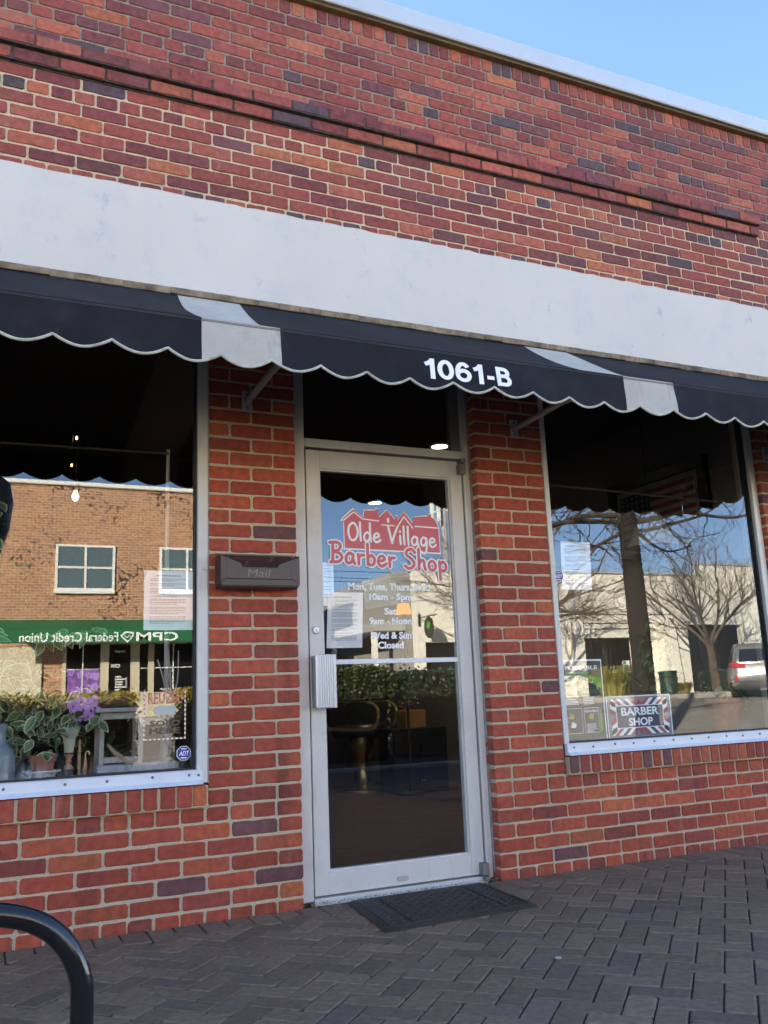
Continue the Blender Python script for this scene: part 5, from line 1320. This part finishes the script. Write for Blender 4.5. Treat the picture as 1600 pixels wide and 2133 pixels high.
for lm, r0 in (([(9.3, 3.66), (10.16, 3.84), (10.96, 4.02), (12.38, 4.04), (13.6, 4.3)], .075), ([(9.3, 3.55), (9.8, 3.59), (11.05, 3.89), (11.79, 4.11), (12.6, 4.5)], .055), ([(9.3, 3.41), (9.68, 3.5), (10.1, 3.41), (10.74, 3.32), (11.57, 3.51)], .05), ([(9.1, 3.77), (8.38, 3.77), (7.73, 3.56), (7.0, 3.7)], .07), ([(9.1, 3.66), (8.07, 3.66), (7.4, 3.55), (6.6, 3.9)], .065), ([(9.2, 4.6), (8.2, 5.2), (7.2, 5.6)], .07), ([(9.2, 4.8), (10.4, 5.5), (11.5, 6.2)], .07), ([(9.2, 5.6), (8.6, 6.8), (8.2, 7.6)], .05), ([(9.2, 5.8), (9.9, 7.0), (10.1, 7.9)], .05), ([(9.0, 3.45), (8.75, 3.3), (8.6, 3.22)], .05)):
    pts = catmull([(a, -8-.25*k, b) for k, (a, b) in enumerate(lm)], 6); n_ = len(pts)
    cb_.tube(pts, [r0*.75*(1-.7*k/n_) for k in range(n_)], 7); twigs(pts, .013, 16 if r0 > .045 else 8, .7)
cb_.build('crown', m_bark2, bt_)

# hedges, shrubs, grasses
m_hleaf = M('hedge_leaf', (.045, .066, .014), rough=.5, var=.35, vs=6); m_hcore = M('hedge_twigs', (.022, .020, .012), rough=.95)
m_yleaf = M('golden_leaf', (.30, .22, .03), rough=.55, var=.35, vs=6); m_dleaf = M('dark_shrub_leaf', (.022, .040, .018), rough=.5, var=.35, vs=6)
def shrub(name, label, cat, x0, x1, y0, y1, z0, z1, n, sz, mat, seed, group=None, sparse=1.):
    r = random.Random(seed); t = thing(name, label, cat, ((x0+x1)/2, (y0+y1)/2, z0), group=group)
    mb = MB(); mb.box(x0+.06, x1-.06, y0+.06, y1-.06, z0, z1-.045, 0, .04); mb.build('twigs', m_hcore, t)
    lb = MB()
    for _ in range(n):
        f = r.random()
        p = [r.uniform(x0, x1), r.uniform(y0, y1), z0+(z1-z0)*(r.random()**.6)]
        ax = r.choice((0, 1, 1, 2, 2)); 
        if ax == 0: p[0] = r.choice((x0, x1))
        elif ax == 1: p[1] = r.choice((y0, y1))
        else: p[2] = z1
        p = Vector(p)+Vector((r.gauss(0, .04), r.gauss(0, .04), r.gauss(0, .035)))
        d = Vector((r.gauss(0, 1), r.gauss(0, 1), r.gauss(.3, .8))).normalized(); s_ = d.cross(Vector((r.gauss(0, 1), r.gauss(0, 1), r.gauss(0, 1)))).normalized()
        a, b = sz*r.uniform(.7, 1.3), sz*r.uniform(.35, .55)
        lb.add([tuple(p), tuple(p+d*a*.5+s_*b), tuple(p+d*a), tuple(p+d*a*.5-s_*b)], [(0, 1, 2, 3)])
    lb.build('foliage', mat, t, recalc=False)
    return t
shrub('hedge', 'clipped green hedge with sunlit top on the near side of the road', 'hedge', 2.9, 4.45, -8.4, -7.5, .02, 1.24, 9000, .045, m_hleaf, 2)
shrub('shrub', 'rounded dark green shrub to the right of the clipped hedge', 'shrub', 4.75, 6.1, -8.5, -7.5, .02, 1.16, 6000, .055, m_dleaf, 3)
shrub('low_hedge', 'long low hedge with golden top on the near kerb beyond the left window', 'hedge', -4.5, .86, -8.3, -7.4, .02, 1.0, 12000, .045, m_yleaf, 4)
shrub('low_hedge', 'short golden hedge on the near kerb between the long hedge and the clipped green one', 'hedge', 1.46, 1.95, -8.3, -7.4, .02, 1.0, 2500, .045, m_yleaf, 5)
shrub('shrub', 'dark shrub under the far right opening of the white building', 'shrub', 23.3, 25.6, -21.6, -20.9, .6, 1.3, 3500, .07, m_dleaf, 6)
def grass_clump(name, label, x, y, z, rad, h, n, seed):
    r = random.Random(seed); mb = MB()
    for _ in range(n):
        a = r.uniform(0, 6.283); rr2 = rad*.45*math.sqrt(r.random()); b = Vector((x+rr2*math.cos(a), y+rr2*math.sin(a), z)); out = Vector((math.cos(a), math.sin(a), 0)); ln = h*r.uniform(.7, 1.2); k = r.uniform(.3, 1.)*rad*.8
        pts = [b, b+out*k*.3+Vector((0, 0, ln*.6)), b+out*k*.7+Vector((0, 0, ln*.95)), b+out*k*1.2+Vector((0, 0, ln*.75))]; s_ = out.cross(Vector((0, 0, 1)))*.018
        vs = [];
        for i, p in enumerate(pts): w_ = (1, .9, .6, .1)[i]; vs += [tuple(p+s_*w_), tuple(p-s_*w_)]
        mb.add(vs, [(0, 1, 3, 2), (2, 3, 5, 4), (4, 5, 7, 6)])
    o = mb.build(name, M('grass_blade', (.24, .22, .05), .6, var=.4, vs=4), org=(x, y, z), recalc=False); tag(o, label, 'grass clump'); return o
grass_clump('ornamental_grass', 'tall arching clump of yellow green ornamental grass by the parking sign', 17.3, -18.9, GZ, .95, .85, 420, 3)
grass_clump('ornamental_grass', 'low tuft of ornamental grass near the trash can across the road', 20.1, -18.9, GZ, .35, .32, 250, 4)

# street furniture across the road
psn = thing('parking_sign', 'small white and green parking sign on a thin post beside the grass', 'sign', (17.7, -18.75, GZ))
mb = MB(); mb.tube([(17.7, -18.78, GZ), (17.7, -18.78, 1.70)], .025, 8); mb.build('post', M('post_brown', (.10, .07, .05), .7), psn)
mb = MB(); mb.box(17.56, 17.84, -18.752, -18.742, 1.33, 1.70, 0, .003); mb.build('plate', m_vinyl, psn)
mb = MB(); mb.box(17.58, 17.70, -18.741, -18.738, 1.60, 1.68)
for z in (1.53, 1.46, 1.40): mb.box(17.61, 17.79, -18.741, -18.738, z, z+.035)
mb.build('green_print', M('sign_green', (.02, .22, .12), .5), psn)
tc_ = thing('trash_can', 'dark green slatted trash can before the white building', 'trash can', (19.65, -19.1, GZ))
for i in range(18): a = 2*math.pi*i/18; mb = MB(); mb.box(-.03, .03, -.012, .012, 0, .68); mb.v = [(19.65+(.27+y)*math.cos(a)-x*math.sin(a), -19.1+(.27+y)*math.sin(a)+x*math.cos(a), GZ+.02+z) for x, y, z in mb.v]; mb.build('slat', M('can_green', (.012, .035, .028), .5), tc_)
mb = MB(); mb.lathe([(.30, .66), (.31, .70), (.26, .74), (.16, .74), (.15, .70)], 19.65, -19.1, 24, 0, GZ); mb.build('rim', MATS['can_green'], tc_, smooth=True)
mb = MB(); mb.lathe([(.25, .01), (.25, .66), (0, .66)], 19.65, -19.1, 18, 0, GZ); mb.build('liner', m_black, tc_)
ov = thing('hanging_sign', 'oval dark shop sign hanging from an iron bracket on the white building', 'sign', (12.35, -21.3, 2.7))
mb = MB(); mb.tube([(12.2, -21.95, 3.36), (12.2, -20.7, 3.36)], .02, 6); mb.box(12.17, 12.23, -21.99, -21.95, 3.1, 3.5); mb.build('bracket', m_black, ov)
mb = MB(); mb.prism([(-21.3+.30*math.cos(2*math.pi*k/28), 3.0+.34*math.sin(2*math.pi*k/28)) for k in range(28)], 12.18, 12.22, ax='x'); mb.build('board', M('oval_board', (.035, .04, .02), .5), ov)
mb = MB(); mb.prism([(-21.3+.13*math.cos(2*math.pi*k/16), 3.08+.13*math.sin(2*math.pi*k/16)) for k in range(16)], 12.175, 12.1795, ax='x'); mb.build('leaf_emblem', m_pgreen, ov)
for i, z in enumerate((6.05, 5.77, 5.62)):
    mb = MB(); mb.tube([(x, -30, z+.0009*(x-15)**2) for x in range(-10, 51, 4)], .012, 4); o = mb.build('overhead_wire', m_black, org=(20, -30, z)); tag(o, ('highest', 'middle', 'lowest')[i]+' of three dark overhead wires beyond the far buildings', 'wire', group='overhead wires')
tw = thing('cell_tower', 'tall pole with pale antenna panels far behind the white building', 'tower', (25.9, -45, GZ))
mb = MB(); mb.tube([(25.9, -45, .5), (25.9, -45, 13.2)], .22, 10); mb.build('pole', M('tower_grey', (.35, .35, .36), .6), tw)
for i in range(5): mb = MB(); a = i*1.257; mb.box(25.9+.75*math.cos(a)-.12, 25.9+.75*math.cos(a)+.12, -45+.75*math.sin(a)-.08, -45+.75*math.sin(a)+.08, 11.6, 13.2, 0, .02); mb.tube([(25.9, -45, 12.4), (25.9+.75*math.cos(a), -45+.75*math.sin(a), 12.4)], .05, 5); mb.build('antenna', m_whitep, tw)

# parked car, rear towards the shop
car = thing('parked_car', 'silver sport utility car parked nose in across the street', 'car', (21.0, -16.4, .42), local=True, rz=R(42))
m_car = M('silver_paint', (.27, .27, .26), rough=.28, metal=.45, coat=.6); m_cglass = M('car_glass', (.012, .014, .016), rough=.06, spec=.8); m_tyre = M('tyre_rubber', (.02, .02, .02), .8); m_tail = M('tail_red', (.50, .015, .02), rough=.2, coat=.5)
def loft(mb, secs, mi=0):
    n = len(secs[0]); vs = [p for s_ in secs for p in s_]; fs = []
    for i in range(len(secs)-1):
        for k in range(n): fs.append((i*n+k, i*n+(k+1) % n, (i+1)*n+(k+1) % n, (i+1)*n+k))
    fs += [tuple(range(n)), tuple(range((len(secs)-1)*n, len(secs)*n))]; mb.add(vs, fs, mi)
def csec(y, zb, zt, hw, tuck=.08):
    h_ = zt-zb
    half = [(hw-.10, zb), (hw-.03, zb+.06), (hw, zb+h_*.45), (hw-.01, zb+h_*.7), (hw-tuck, zt-.03), (hw-tuck-.06, zt)]
    return [(x, y, z) for x, z in half]+[(-x, y, z) for x, z in half[::-1]]
mb = MB(); loft(mb, [csec(-.02, .42, .80, .80), csec(-.12, .32, 1.04, .90), csec(-.6, .26, 1.06, .94), csec(-2.4, .24, 1.04, .95), csec(-3.3, .26, 1.02, .94), csec(-4.2, .28, .92, .90), csec(-4.55, .34, .78, .78)]); mb.build('body', m_car, car, smooth=True)
def gsec(y, zb, zt, hb, ht): return [(hb, y, zb), (ht+.05, y, zt-.10), (ht, y, zt-.03), (ht-.1, y, zt), (-ht+.1, y, zt), (-ht, y, zt-.03), (-ht-.05, y, zt-.10), (-hb, y, zb)]
mb = MB(); loft(mb, [gsec(-.16, 1.02, 1.08, .86, .78), gsec(-.34, 1.02, 1.50, .86, .70), gsec(-.50, 1.02, 1.64, .86, .68), gsec(-1.4, 1.02, 1.70, .87, .69), gsec(-2.5, 1.02, 1.66, .87, .68), gsec(-3.5, 1.0, 1.06, .85, .75)]); mb.build('cabin', m_car, car, smooth=True)
mb = MB(); mb.prism([(-.68, 1.10), (.68, 1.10), (.60, 1.48), (-.60, 1.48)], -.13, -.128); mb.v = [(x, y-.45*(z-1.10)+.0, z) for x, y, z in mb.v]; mb.build('rear_window', m_cglass, car)
for s_ in (-1, 1):
    mb = MB(); P_ = [(-.62, 1.10), (-3.2, 1.08), (-2.5, 1.55), (-.75, 1.55)]
    mb.add([(s_*(.885-.30*(z-1.05)), y, z) for y, z in P_]+[(s_*(.865-.30*(z-1.05)), y, z) for y, z in P_], [(0, 1, 2, 3), (7, 6, 5, 4), (0, 4, 5, 1), (1, 5, 6, 2), (2, 6, 7, 3), (3, 7, 4, 0)]); mb.build('side_window', m_cglass, car)
    mb = MB(); mb.prism([(s_*.52, .90), (s_*.90, .92), (s_*.92, 1.06), (s_*.88, 1.10), (s_*.50, 1.02)], -.16, -.035); mb.build('tail_light', m_tail, car)
    mb = MB(); mb.prism([(s_*.74, .50), (s_*.82, .50), (s_*.83, .68), (s_*.76, .68)], -.10, .0); mb.build('bumper_reflector', m_tail, car)
    for yy in (-.95, -3.6):
        mb = MB(); l_ = MB().lathe([(.20, -.11), (.34, -.11), (.36, -.06), (.36, .06), (.34, .11), (.20, .11)], 0, 0, 24); mb.add([(s_*.82+z, yy+x, .36+y) for x, y, z in l_.v], l_.f); wh = mb.build('wheel', m_tyre, car, smooth=True)
        mb = MB(); l_ = MB().lathe([(.0, -.02), (.19, -.09), (.2, .09), (0, .06)], 0, 0, 12); mb.add([(s_*.82+z, yy+x, .36+y) for x, y, z in l_.v], l_.f); mb.build('rim', m_alu2, wh)
mb = MB(); mb.box(-.26, .26, -.06, -.012, .74, .86, 0, .003); mb.build('licence_plate', m_vinyl, car)
mb = MB(); mb.prism([(-.80, .36), (.80, .36), (.72, .52), (-.72, .52)], -.09, .03); mb.build('bumper_trim', M('dark_plastic', (.03, .03, .03), .6), car)

# small debris
gr = MB(); rg = random.Random(3)
for i in range(420):
    if i < 300: x, y = rg.uniform(.42, 1.42), .045-abs(rg.gauss(0, .045))
    else: x, y = rg.uniform(-1.2, 3.6), -.008-abs(rg.gauss(0, .02))
    r = rg.uniform(.0015, .005); a = rg.uniform(0, 6)
    gr.add([(x+r*math.cos(a+q), y+r*math.sin(a+q), .0005) for q in (0, 2.1, 4.2)]+[(x, y, .0005+r)], [(0, 1, 3), (1, 2, 3), (2, 0, 3), (2, 1, 0)], 0, rg.choice(((.30, .25, .18), (.22, .18, .13), (.40, .36, .30), (.10, .07, .04))))
o = gr.build('grit', M('grit_specks', rough=.9, attr=True), org=(.9, 0, 0)); tag(o, 'sandy grit and crumbs gathered along the door threshold and wall foot', 'grit', kind='stuff')
pb = MB(); pb.lathe([(0, 0), (.011, .001), (.013, .004), (.008, .007), (0, .0075)], .885, -1.20, 10); o = pb.build('pebble', M('pale_pebble', (.42, .40, .37), .8), smooth=True, org=(.885, -1.2, 0)); tag(o, 'single pale pebble lying on the dark pavers in front of the doormat', 'pebble')
sl = thing('street_lamp', 'black street lamp with a hanging lantern on a curved arm at the near kerb', 'street lamp', (-1.9, -6.2, 0))
mb = MB(); mb.lathe([(.14, 0), (.14, .25), (.07, .35), (.05, .5), (.045, 3.9), (.0, 3.95)], -1.9, -6.2, 16); mb.build('post', m_black, sl, smooth=True)
mb = MB(); mb.tube(catmull([(-1.9, -6.2, 3.6), (-1.6, -6.2, 4.0), (-1.15, -6.2, 4.05), (-.88, -6.2, 3.75), (-.86, -6.2, 3.5)], 6), .022, 8); mb.build('arm', m_black, sl, smooth=True)
mb = MB(); mb.lathe([(0, -.10), (.03, -.06), (.02, 0), (.10, .10), (.20, .45), (.23, .75), (.19, .95), (.08, 1.05), (.05, 1.18), (.0, 1.2)], -.86, -6.2, 20, 0, 2.33); mb.build('lantern', M('lantern_black', (.012, .014, .012), .4), sl, smooth=True)
